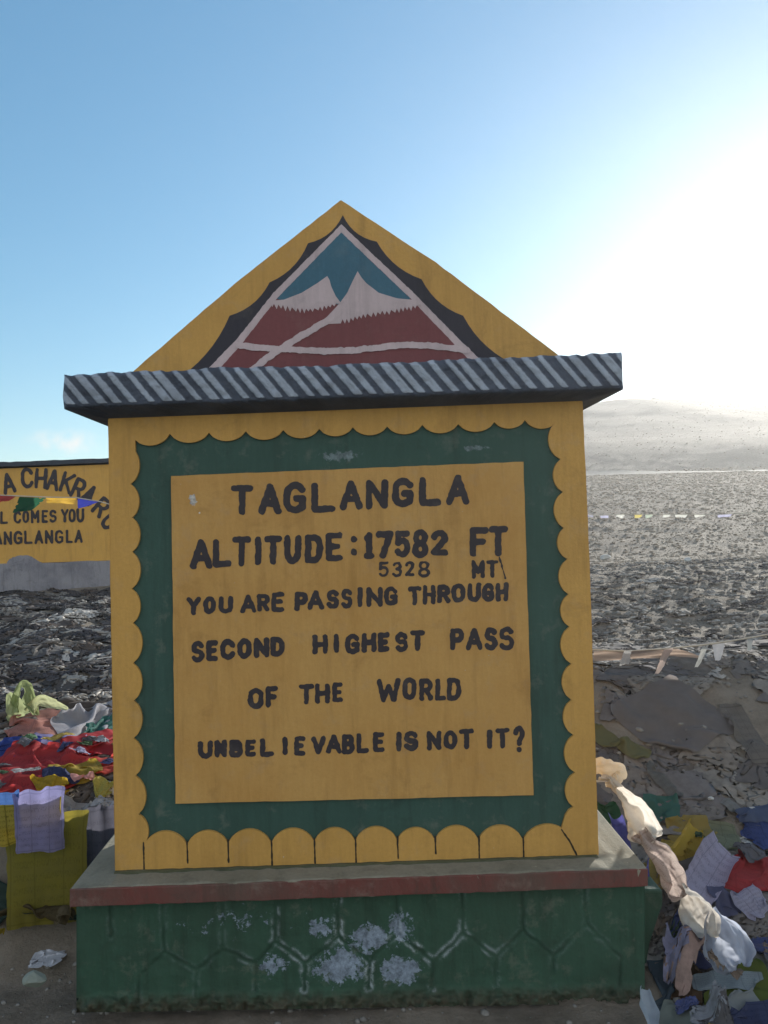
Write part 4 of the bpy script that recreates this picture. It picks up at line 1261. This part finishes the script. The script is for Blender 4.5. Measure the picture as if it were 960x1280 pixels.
flag('deep blue flag crumpled at the left edge of the heap', BLUE, [(-12, 926, 3.5), (46, 920, 3.5), (40, 938, 3.35), (-12, 946, 3.32)], (1.25, 1.4))
flag('dark red flag draped next to the marker edge', (0.42, 0.03, 0.04), [(86, 930, 3.42), (144, 912, 3.5), (144, 934, 3.35), (90, 944, 3.3)], (1.2, 1.3))
flag('large bright red flag swept over the middle of the left heap', RED, [(18, 932, 3.38), (104, 944, 3.38), (70, 990, 3.12), (-4, 996, 3.1)], (1.28, 1.3), 34, pins=[(0, 0), (0, 0.45), (0, 1), (1, 0), (1, 1)])
flag('red strip folded against the marker below the dark red flag', ORED, [(112, 948, 3.35), (144, 944, 3.35), (144, 956, 3.25), (116, 962, 3.25)], (1.2, 1.5))
flag('mustard and olive strap of cloth twisted in front of the red flags', (0.36, 0.27, 0.04), [(64, 956, 3.28), (118, 950, 3.3), (122, 972, 3.18), (70, 968, 3.2)], (1.3, 1.6))
flag('navy strip curving across the middle of the left heap', NAVY, [(52, 962, 3.22), (84, 964, 3.2), (100, 986, 3.08), (56, 972, 3.12)], (1.2, 1.4))
flag('small golden yellow flag showing under the navy strip', YELL, [(44, 966, 3.18), (84, 972, 3.16), (84, 986, 3.06), (50, 984, 3.06)], (1.2, 1.3))
flag('little pink and white scrap in the shade beside the marker', (0.62, 0.32, 0.30), [(94, 970, 3.2), (116, 970, 3.2), (114, 980, 3.12), (96, 978, 3.12)], (1.4, 1.5), 14)
flag('small yellow green knot of cloth next to the marker edge', (0.50, 0.46, 0.12), [(122, 974, 3.15), (140, 976, 3.15), (140, 990, 3.06), (122, 988, 3.06)], (1.8, 1.8), 16, bump=0.02)
flag('crinkled silver grey cloth below the knot on the left heap', (0.40, 0.41, 0.44), [(74, 992, 3.1), (146, 988, 3.12), (146, 1020, 2.98), (76, 1022, 2.98)], (1.25, 1.3), prints=0.3)
flag('dark slate cloth hanging behind the left end of the plinth cap', (0.10, 0.10, 0.13), [(96, 1012, 3.02), (146, 1006, 3.04), (140, 1080, 2.95), (96, 1090, 2.9)], (1.2, 1.1), pins='top', hang=True)
flag('big olive yellow flag hanging left of the plinth', OLIVE, [(4, 1022, 2.96), (112, 1012, 2.98), (106, 1114, 2.86), (12, 1116, 2.84)], (1.0, 1.0), 30, pins='top', prints=0.25, bump=0.008, steps=40, hang=True)
flag('printed yellow flag hanging over the olive one', (0.46, 0.34, 0.045), [(-30, 1012, 2.9), (78, 996, 2.92), (76, 1038, 2.86), (-30, 1058, 2.84)], (1.0, 1.0), 30, pins='top', prints=0.8, bump=0.008, steps=40, hang=True)
flag('blue flag hanging at the left edge above the yellow ones', (0.06, 0.13, 0.34), [(-40, 994, 2.9), (26, 988, 2.9), (30, 1018, 2.83), (-40, 1030, 2.82)], (1.0, 1.0), pins='top', prints=0.3, bump=0.008, steps=40, hang=True)
flag('lilac printed flag folded over the blue and yellow ones', LILAC, [(14, 990, 2.89), (82, 982, 2.93), (78, 998, 2.84), (40, 1026, 2.80)], (1.0, 1.0), pins='top', prints=0.45, bump=0.01, steps=40, hang=True)
flag('dark green cloth slumped under the olive yellow flag', (0.045, 0.075, 0.06), [(-20, 1080, 2.86), (96, 1108, 2.86), (96, 1150, 2.66), (-20, 1150, 2.66)], (1.15, 1.2), prints=0.2)
flag('brown cloth trodden into the ground left of the plinth', (0.10, 0.075, 0.035), [(-10, 1148, 2.7), (92, 1136, 2.76), (88, 1182, 2.52), (-14, 1188, 2.5)], (1.15, 1.2))
flag('tan cord of twisted cloth leaning on the plinth corner', (0.16, 0.13, 0.075), [(62, 1156, 2.68), (95, 1138, 2.64), (96, 1144, 2.62), (66, 1166, 2.64)], (1.2, 1.8), 16)
flag('small mustard scrap at the left edge of the ground', (0.30, 0.22, 0.02), [(-8, 1156, 2.64), (6, 1158, 2.64), (6, 1172, 2.58), (-8, 1172, 2.58)], (1.2, 1.2), 12)
def paper():
    X = crumple(33, 0.20, 0.19, 0.42, 26)
    q = ground_hit(58, 1200)
    X = X * np.array([1.0, 0.9, 1.1]) + np.array([q.x, q.y, float(pile_z(np.array([q.x]), np.array([q.y]))[0]) + 0.004])
    o = base_origin(grid_mesh('crumpled_paper', X, fmat((0.62, 0.64, 0.70), 0.2, 0.15), None, 0.1, 4))
    tag(o, 'crumpled white paper lying on the ground left of the plinth', 'paper')
paper()
def one_stone(label, px, py, Y, s, mat, seed):
    v, f = stone_mesh(seed, 3)
    c = P(px, py, Y)
    o = mesh('stone', [(p[0] * s + c.x, p[1] * s + c.y, p[2] * s + c.z) for p in v], f, mat, None, False)
    base_origin(o)
    return tag(o, label, 'stone')
one_stone('pale green grey stone below the crumpled paper', 44, 1224, 2.4, 0.034, paint('pale_stone', (0.24, 0.27, 0.23), rough=0.9), 5)
for k, (x, y, Y, s, lb) in enumerate([(757, 697, 8.2, 0.05, 'small pale stone on the shelf edge right of the marker'), (860, 700, 8.2, 0.045, 'pale stone on the shelf edge farther right'), (940, 1010, 3.3, 0.012, 'tiny white pebble on the shaded bank'), (888, 998, 3.35, 0.012, 'white pebble on the bank above the yellow flag')]):
    one_stone(lb, x, y, Y, s, paint('white_stone', (0.5, 0.5, 0.48), rough=0.9), 20 + k)

# ------------------------------------------------------------------ twisted and curled cloth on the right
def bundle(label, pts, radii, col, folds=7, open_end=True, prints=0.0, trans=0.35, seed=0, name='prayer_flag', cat='prayer flag', group='loose prayer flags heaped round the marker', depth=0.35, flatz=0.75):
    """cloth gathered into a tapering twisted sleeve along a path of (px, py, Y)"""
    pt = [Vector(P(*p)) for p in pts]
    n = 14 * (len(pt) - 1)
    # Catmull-Rom
    path, rad = [], []
    for i in range(len(pt) - 1):
        p0, p1, p2, p3 = pt[max(0, i - 1)], pt[i], pt[i + 1], pt[min(len(pt) - 1, i + 2)]
        for j in range(14):
            t = j / 14
            path.append(0.5 * ((2 * p1) + (p2 - p0) * t + (2 * p0 - 5 * p1 + 4 * p2 - p3) * t * t + (3 * p1 - p0 - 3 * p2 + p3) * t ** 3))
            s = t * t * (3 - 2 * t)
            rad.append(radii[i] * (1 - s) + radii[i + 1] * s)
    path.append(pt[-1]); rad.append(radii[-1])
    K = 44
    X = np.zeros((len(path), K + 1, 3))
    for i, (c, r) in enumerate(zip(path, rad)):
        t = (path[min(i + 1, len(path) - 1)] - path[max(i - 1, 0)]).normalized()
        a = t.cross(Vector((0, 1, 0.2))).normalized(); b = t.cross(a).normalized()
        for k in range(K + 1):
            q = 2 * math.pi * k / K
            tw = i * 0.05 + seed
            f = 1 + depth * (1.1 - 2.4 * abs(math.sin(0.5 * folds * q + tw + 2.5 * float(vnoise(i * 0.12, seed, seed)))) ** 0.6) * 0.5 + 0.55 * float(vnoise(i * 0.22 + 9 * seed, math.cos(q) * 1.6 + 3, seed)) + 0.35 * float(vnoise(i * 0.5, math.sin(q) * 3 + 3, seed + 5))
            p = c + a * (math.cos(q) * r * f) + b * (math.sin(q) * r * f * flatz)
            X[i, k] = p
    X[:, K] = X[:, 0]
    pile_add(X.reshape(-1, 3))
    o = grid_mesh(name, X, fmat(col, prints, trans), None, 0.0, seed, 1)
    base_origin(o)
    return tag(o, label, cat, group)

def gy_(px, py): return float(ground_hit(px, py).y)

def gutter(label, pts, widths, col, curl=200, face=0.0, twist=0.0, prints=0.0, trans=0.35, seed=0, crease=0.15):
    """cloth curled lengthwise into an open leaf along a path of (px, py, Y); face turns the opening"""
    pt = [Vector(P(*p)) for p in pts]
    path, wid = [], []
    for i in range(len(pt) - 1):
        p0, p1, p2, p3 = pt[max(0, i - 1)], pt[i], pt[i + 1], pt[min(len(pt) - 1, i + 2)]
        for j in range(12):
            t = j / 12
            path.append(0.5 * ((2 * p1) + (p2 - p0) * t + (2 * p0 - 5 * p1 + 4 * p2 - p3) * t * t + (3 * p1 - p0 - 3 * p2 + p3) * t ** 3))
            wid.append(widths[i] * (1 - t) + widths[i + 1] * t)
    path.append(pt[-1]); wid.append(widths[-1])
    K = 26
    X = np.zeros((len(path), K + 1, 3))
    for i, (c, wv) in enumerate(zip(path, wid)):
        t = (path[min(i + 1, len(path) - 1)] - path[max(i - 1, 0)]).normalized()
        toc = (CAM - c).normalized()
        a = t.cross(Vector((0, -1, 0.35))).normalized(); b = t.cross(a).normalized()
        if b.y > 0: b = -b
        th = R(face + twist * i / len(path))
        a2 = a * math.cos(th) + b * math.sin(th); b2 = b * math.cos(th) - a * math.sin(th)
        rr_ = wv / R(curl) * 1.6
        for k in range(K + 1):
            q = R(curl) * (k / K - 0.5)
            f = 1 + crease * 2 * float(vnoise(i * 0.15 + seed * 3, k * 0.16, seed)) + crease * float(vnoise(i * 0.4, k * 0.45 + 7, seed + 2))
            X[i, k] = c + a2 * (math.sin(q) * rr_ * f) - b2 * (math.cos(q) * rr_ * f * 0.7)
    pile_add(X.reshape(-1, 3))
    o = grid_mesh('prayer_flag', X, fmat(col, prints, trans), None, 0.04, seed, 1)
    base_origin(o)
    return tag(o, label, 'prayer flag', 'loose prayer flags heaped round the marker')

y0 = gy_(30, 890)
gutter('pale green flag standing up in a loop on top of the left heap', [(16, 890, y0), (18, 868, y0), (26, 853, y0 + .03), (36, 858, y0 + .03), (40, 876, y0), (46, 892, y0 - .05)], [0.06, 0.05, 0.04, 0.04, 0.07, 0.03], PGREEN, 150, 30, 40, seed=14, crease=0.25)
gutter('sage green flag pointing up beside the looped pale green one', [(22, 892, y0 - .04), (16, 878, y0), (10, 866, y0 + .02)], [0.10, 0.07, 0.015], (0.40, 0.45, 0.24), 120, -20, 30, seed=15, crease=0.2)
gutter('thin pale green flag trailing right of the looped one', [(36, 888, y0 - .04), (48, 874, y0), (66, 880, y0 - 0.04), (84, 886, y0 - .08)], [0.06, 0.05, 0.04, 0.015], (0.50, 0.52, 0.30), 150, 10, 30, seed=16, crease=0.25)

# flags on the bank and heap, far to near
flag('broad dusty mauve cloth spread flat on the shaded bank', (0.22, 0.20, 0.195), [(772, 888, 3.95), (842, 850, 4.15), (905, 908, 3.75), (850, 925, 3.68)], (1.2, 1.25))
flag('long grey beige cloth running up the bank at the right edge', (0.22, 0.20, 0.18), [(900, 880, 3.95), (925, 886, 3.9), (975, 950, 3.5), (940, 950, 3.52)], (1.05, 1.08))
flag('dull olive cloth rolled lengthwise behind the marker edge', (0.20, 0.19, 0.09), [(740, 916, 3.7), (752, 910, 3.72), (806, 936, 3.52), (798, 950, 3.48)], (1.2, 1.6))
flag('narrow grey cloth lying down the middle of the bank', (0.19, 0.19, 0.18), [(808, 958, 3.5), (818, 954, 3.5), (850, 986, 3.32), (842, 992, 3.3)], (1.1, 1.4), 18)
flag('faded teal cloth flattened on the lower bank', (0.06, 0.17, 0.14), [(806, 990, 3.32), (848, 990, 3.32), (846, 1022, 3.15), (806, 1022, 3.15)], (1.1, 1.12))
flag('pale grey strip lying above the blue flag at right', (0.27, 0.27, 0.26), [(904, 1002, 3.3), (914, 998, 3.3), (956, 1024, 3.14), (950, 1032, 3.1)], (1.1, 1.5), 18)
flag('green cloth tucked behind the cap corner beside the marker', (0.035, 0.10, 0.045), [(744, 1000, 3.12), (770, 1006, 3.12), (776, 1030, 3.02), (744, 1030, 3.04)], (1.15, 1.15))
flag('pale sage cloth behind the curled yellow flag', (0.24, 0.26, 0.17), [(868, 1030, 3.12), (918, 1030, 3.12), (914, 1056, 2.98), (872, 1056, 2.98)], (1.2, 1.25))
flag('ochre cloth lying flat behind the curled yellow flag', (0.36, 0.27, 0.08), [(838, 1024, 3.15), (880, 1016, 3.2), (892, 1040, 3.05), (838, 1050, 3.02)], (1.15, 1.2))
flag('bright blue flag at the right edge of the heap', (0.05, 0.085, 0.26), [(922, 1022, 3.1), (985, 1010, 3.14), (990, 1062, 2.9), (944, 1050, 2.94)], (1.12, 1.12))
flag('cobalt grey cloth just above the blue flag', (0.10, 0.13, 0.22), [(920, 1012, 3.2), (972, 1000, 3.24), (975, 1022, 3.1), (922, 1030, 3.08)], (1.1, 1.2))
gutter('yellow flag curled into a hood on the right heap', [(872, 1030, 3.02), (866, 1052, 2.94), (846, 1076, 2.86)], [0.07, 0.11, 0.12], (0.50, 0.34, 0.05), 190, 10, 20, seed=3)
flag('golden yellow cloth under the hooded yellow flag', (0.42, 0.29, 0.05), [(826, 1046, 2.98), (868, 1052, 2.95), (870, 1084, 2.82), (836, 1074, 2.86)], (1.15, 1.2))
flag('grey brown cloth under the lilac printed flag', (0.17, 0.155, 0.15), [(838, 1076, 2.85), (884, 1080, 2.84), (886, 1130, 2.66), (848, 1124, 2.68)], (1.15, 1.15))
flag('red flag lying at the right edge of the heap', (0.45, 0.05, 0.055), [(918, 1054, 2.93), (972, 1078, 2.86), (972, 1108, 2.74), (884, 1106, 2.74)], (1.2, 1.15), prints=0.25)
gutter('lilac patterned flag folded lengthwise across the right heap', [(912, 1052, 2.92), (892, 1080, 2.82), (868, 1122, 2.68)], [0.10, 0.12, 0.10], (0.40, 0.38, 0.52), 150, -10, 0, prints=0.5, seed=5, crease=0.1)
flag('slate blue flag under the small lilac one', (0.11, 0.12, 0.21), [(886, 1108, 2.76), (918, 1116, 2.74), (932, 1142, 2.62), (894, 1142, 2.62)], (1.15, 1.15))
flag('small lilac printed flag angled at the right of the heap', (0.42, 0.41, 0.54), [(912, 1110, 2.73), (938, 1102, 2.76), (958, 1132, 2.62), (944, 1146, 2.58)], (1.1, 1.1), prints=0.6)
flag('indigo flag sagging in the shade under the white loop', (0.075, 0.08, 0.17), [(838, 1160, 2.62), (886, 1156, 2.62), (888, 1206, 2.44), (842, 1214, 2.42)], (1.18, 1.15))
flag('brown rag at the foot of the right heap', (0.13, 0.08, 0.045), [(842, 1204, 2.46), (872, 1206, 2.46), (872, 1262, 2.3), (840, 1262, 2.3)], (1.2, 1.2))
flag('dark blue grey cloth against the plinth foot', (0.07, 0.10, 0.13), [(808, 1204, 2.5), (838, 1200, 2.5), (838, 1256, 2.36), (812, 1256, 2.36)], (1.25, 1.2))
flag('grey sage cloth at the right edge low on the heap', (0.22, 0.23, 0.21), [(936, 1180, 2.52), (975, 1188, 2.5), (975, 1226, 2.36), (944, 1216, 2.4)], (1.15, 1.2))
flag('olive green rag low on the right heap', (0.13, 0.17, 0.035), [(896, 1220, 2.42), (950, 1204, 2.46), (958, 1240, 2.32), (886, 1256, 2.28)], (1.4, 1.4))
flag('pale aqua strip lying across the low right heap', (0.32, 0.38, 0.42), [(868, 1222, 2.38), (948, 1216, 2.42), (946, 1224, 2.36), (872, 1234, 2.34)], (1.15, 1.6), 20)
flag('grey white cloth crumpled at the bottom right', (0.32, 0.35, 0.36), [(896, 1250, 2.3), (940, 1232, 2.34), (948, 1264, 2.22), (890, 1272, 2.2)], (1.25, 1.3))
flag('navy flag at the bottom right corner', (0.06, 0.075, 0.16), [(912, 1262, 2.26), (985, 1252, 2.28), (990, 1300, 2.1), (900, 1300, 2.1)], (1.15, 1.15))
flag('pale sage cloth at the bottom of the right heap', (0.26, 0.30, 0.28), [(836, 1250, 2.32), (856, 1252, 2.32), (866, 1296, 2.12), (826, 1296, 2.12)], (1.3, 1.2))
gutter('pale blue curled cloth standing by the plinth foot', [(806, 1234, 2.42), (812, 1258, 2.36), (818, 1286, 2.28)], [0.035, 0.07, 0.05], (0.45, 0.52, 0.60), 210, 15, 10, seed=8)
flag('blue cloth with a white hem over the cap corner', (0.10, 0.10, 0.32), [(762, 1022, 3.0), (778, 1016, 3.0), (812, 1074, 2.74), (796, 1084, 2.70)], (1.15, 1.5), 22, hang=True)
# the gathered scarf chain
def swag(label, a, b, width, col, along=1.12, g0=0.15, g1=0.15, free=False, prints=0.0, trans=0.4, seed=0, grav=0.0003, steps=16, pleat=3, phase=0.0):
    """scarf gathered and tied at both ends (free: only at the first), left to hang and fold by the cloth solver"""
    A, B = np.array(P(*a)), np.array(P(*b))
    L = np.linalg.norm(B - A)
    m, n = 44, 32
    t = (B - A) / L
    side = np.cross(t, [0, 1, 0.25]); side /= np.linalg.norm(side)
    nr = np.cross(t, side)
    if nr[1] > 0: nr = -nr
    X = np.zeros((n, m, 3))
    for i in range(m):
        q = i / (m - 1)
        g = g0 * (1 - q) + g1 * q if not free else g0 + (0.75 - g0) * q
        wq = width * (g + (0.85 - g) * math.sin(math.pi * q) ** 0.8) if not free else width * g
        amp = math.sqrt(max(0.0, width ** 2 - wq ** 2)) / (4 * pleat)
        for j in range(n):
            v = j / (n - 1) - 0.5
            X[j, i] = A + (B - A) * q + side * (v * wq) + nr * (amp * math.sin(v * 2 * math.pi * pleat + phase + q * 1.2) + 0.03 * width * float(vnoise(q * 5 + seed, v * 5, seed)))
    pn = [(j, 0) for j in range(n)] + ([] if free else [(j, m - 1) for j in range(n)])
    X = sim(X, n, m, width / (n - 1), L * along / (m - 1), pn, steps, grav, bend=0.12)
    X = wrinkle(X, seed, 0.011, math.pi / 2 + 0.15)
    pile_add(X.reshape(-1, 3))
    o = grid_mesh('prayer_flag', X, fmat(col, prints, trans), None, 0.0, seed, 1)
    base_origin(o)
    return tag(o, label, 'prayer flag', 'loose prayer flags heaped round the marker')
def chain():
    bundle('sunlit cream scarf knotted to the marker above the cap corner', [(736, 966, 2.80), (750, 958, 2.76), (772, 964, 2.74), (770, 977, 2.72), (757, 980, 2.72)], [0.02, 0.034, 0.028, 0.022, 0.010], (0.80, 0.70, 0.56), seed=2, depth=0.3)
    swag('long sunlit white scarf hanging from the marker edge', (750, 972, 2.72), (816, 1050, 2.66), 0.21, (0.78, 0.72, 0.64), 1.03, 0.22, 0.4, seed=4, pleat=2.5)
    swag('dusty peach scarf gathered below the white one', (798, 1040, 2.66), (858, 1116, 2.54), 0.19, (0.50, 0.41, 0.37), 1.03, 0.3, 0.16, seed=6, prints=0.45, pleat=2)
    swag('cream scarf opening into a leaf shaped loop', (852, 1106, 2.53), (896, 1164, 2.45), 0.25, (0.68, 0.62, 0.55), 1.05, 0.08, 0.08, seed=9, pleat=0.5, phase=-1.2)
    swag('bluish white scarf at the end of the chain', (890, 1138, 2.49), (926, 1206, 2.38), 0.27, (0.50, 0.54, 0.64), 1.04, 0.14, 0.22, seed=11, pleat=1.5, phase=0.6)
chain()

sp = []
for _ in range(150):
    x, y = rng.uniform(0.98, 1.75), rng.uniform(2.15, 3.05)
    if (x > 1.12 and 2.60 < y < 2.98) or (y > 2.98 and x < 1.3) or 0 < (x - 0.92) - (2.72 - y) * 0.85 < 0.1: continue
    sp.append((x, y, rng.uniform(0.25, 0.62), rng.uniform(0.35, 0.9)))
for _ in range(32):
    sp.append((rng.uniform(-2.0, -1.0), rng.uniform(3.05, 3.75), rng.uniform(0.22, 0.5), rng.uniform(0.4, 1.0)))
rag_field('coloured_rags', 'crumpled scraps of faded coloured cloth packed into both heaps beside the marker', sp, MUTED, m_rag, pile_z)

# ------------------------------------------------------------------ strings of flags
def tube(pts, r, V, Fc, k=6):
    n0 = len(V)
    for i, p in enumerate(pts):
        t = (pts[min(i + 1, len(pts) - 1)] - pts[max(0, i - 1)]).normalized()
        a = t.cross(Vector((0, 0.3, 1))).normalized(); b = t.cross(a)
        for q in range(k):
            V.append(p + a * (r * math.cos(6.283 * q / k)) + b * (r * math.sin(6.283 * q / k)))
    for i in range(len(pts) - 1):
        for q in range(k):
            Fc.append((n0 + i * k + q, n0 + i * k + (q + 1) % k, n0 + (i + 1) * k + (q + 1) % k, n0 + (i + 1) * k + q))
m_cord = paint('pale_cord', (0.55, 0.50, 0.42), rough=0.9, speck=False)
def flag_string(label, cord_px, flags, r=0.004, loose=1.0):
    pts = [P(*c) for c in cord_px]
    dn = []
    for i in range(len(pts) - 1):
        for j in range(8):
            dn.append(pts[i].lerp(pts[i + 1], j / 8))
    dn.append(pts[-1])
    root = thing('prayer_flag_string', dn[0], label, 'flag string', 'strings of prayer flags')
    V, Fc = [], []
    tube(dn, r, V, Fc)
    mesh('cord', V, Fc, m_cord, root, True)
    for k, (c4, col, prints) in enumerate(flags):
        Q = np.array([list(P(*c)) for c in c4])
        n = m = 13
        u = np.linspace(0, 1, m)[None, :, None]; v = np.linspace(0, 1, n)[:, None, None]
        X = Q[0] * (1 - u) * (1 - v) + Q[1] * u * (1 - v) + Q[2] * u * v + Q[3] * (1 - u) * v
        W = np.linalg.norm(Q[1] - Q[0]); H = np.linalg.norm(Q[3] - Q[0])
        sc = max(W, H)
        uu, vv = np.meshgrid(np.linspace(0, 1, m), np.linspace(0, 1, n))
        X = X + np.array([0.15, 1, 0.2]) * (sc * 0.10 * (fbm(uu * 2.5 + k * 5, vv * 2.5, 3, k + 60) + 0.4 * np.sin(uu * 7 + vv * 3 + k)) * vv ** 0.7)[..., None]
        grid_mesh('flag', X, fmat(col, prints, 0.5), root, 0.05, k)
    return root
Yb = 8.6
flag_string('string of red, green, yellow and blue flags across the yellow sign wall', [(-80, 608, Yb), (0, 619, Yb), (60, 621.5, Yb), (95, 622, Yb), (125, 627, Yb), (170, 640, Yb)],
    [([(-24, 616, Yb), (20, 620, Yb), (12, 626, Yb), (-24, 632, Yb)], (0.55, 0.08, 0.07), 0),
     ([(24, 621, Yb), (58, 622.5, Yb), (40, 638, Yb), (16, 641, Yb)], (0.02, 0.10, 0.05), 0),
     ([(57, 621.5, Yb), (95, 621.5, Yb), (94, 630, Yb), (60, 629, Yb)], (0.50, 0.31, 0.05), 0),
     ([(97, 623, Yb), (124, 627, Yb), (112, 632, Yb), (97, 636, Yb)], (0.03, 0.04, 0.28), 0)], 0.006)
Yc = 4.0
flag_string('pale cord with ragged scraps along the crest of the right bank', [(700, 812, Yc), (745, 812, Yc), (785, 814, Yc), (842, 810, Yc), (880, 806, Yc), (920, 800, Yc), (1000, 786, Yc)],
    [([(742, 814, Yc), (846, 811, Yc), (880, 822, Yc - 0.05), (742, 826, Yc - 0.05)], (0.34, 0.26, 0.21), 0),
     ([(780, 814, Yc - 0.02), (790, 813, Yc - 0.02), (786, 830, Yc - 0.1), (774, 832, Yc - 0.1)], (0.60, 0.58, 0.55), 0),
     ([(830, 812, Yc - 0.02), (842, 810, Yc - 0.02), (824, 840, Yc - 0.12), (816, 846, Yc - 0.12)], (0.56, 0.45, 0.40), 0),
     ([(878, 808, Yc - 0.02), (886, 806, Yc - 0.02), (874, 832, Yc - 0.12), (868, 836, Yc - 0.12)], (0.55, 0.55, 0.52), 0),
     ([(890, 806, Yc), (906, 803, Yc), (902, 824, Yc - 0.1), (894, 826, Yc - 0.1)], (0.50, 0.50, 0.52), 0),
     ([(934, 798, Yc), (942, 796, Yc), (940, 812, Yc - 0.1), (934, 814, Yc - 0.1)], (0.55, 0.55, 0.52), 0)], 0.005)
Yd = 17.5
fr = random.Random(12)
far_flags, x_ = [], 728.0
for k in range(9):
    wpx = fr.uniform(9, 19); y_ = 643.6 - 0.006 * (x_ - 735) + fr.uniform(-0.3, 0.3)
    col = [(0.45, 0.45, 0.60), (0.55, 0.46, 0.16), (0.42, 0.48, 0.40), (0.62, 0.62, 0.58), (0.55, 0.25, 0.2)][(0, 0, 3, 1, 2, 3, 3, 3, 0)[k]]
    sk = fr.uniform(-3, 3)
    far_flags.append(([(x_, y_, Yd), (x_ + wpx, y_, Yd), (x_ + wpx * 0.9 + sk, y_ + fr.uniform(2.2, 5), Yd), (x_ + wpx * 0.1 + sk, y_ + fr.uniform(2.2, 5), Yd)], col, 0))
    x_ += wpx + fr.uniform(3, 14)
flag_string('far string of small flags low over the stony plain right of the marker', [(690, 644, Yd), (735, 645, Yd), (775, 643, Yd), (800, 643, Yd), (850, 643, Yd), (900, 643, Yd), (960, 640, Yd)],
    far_flags, 0.009)
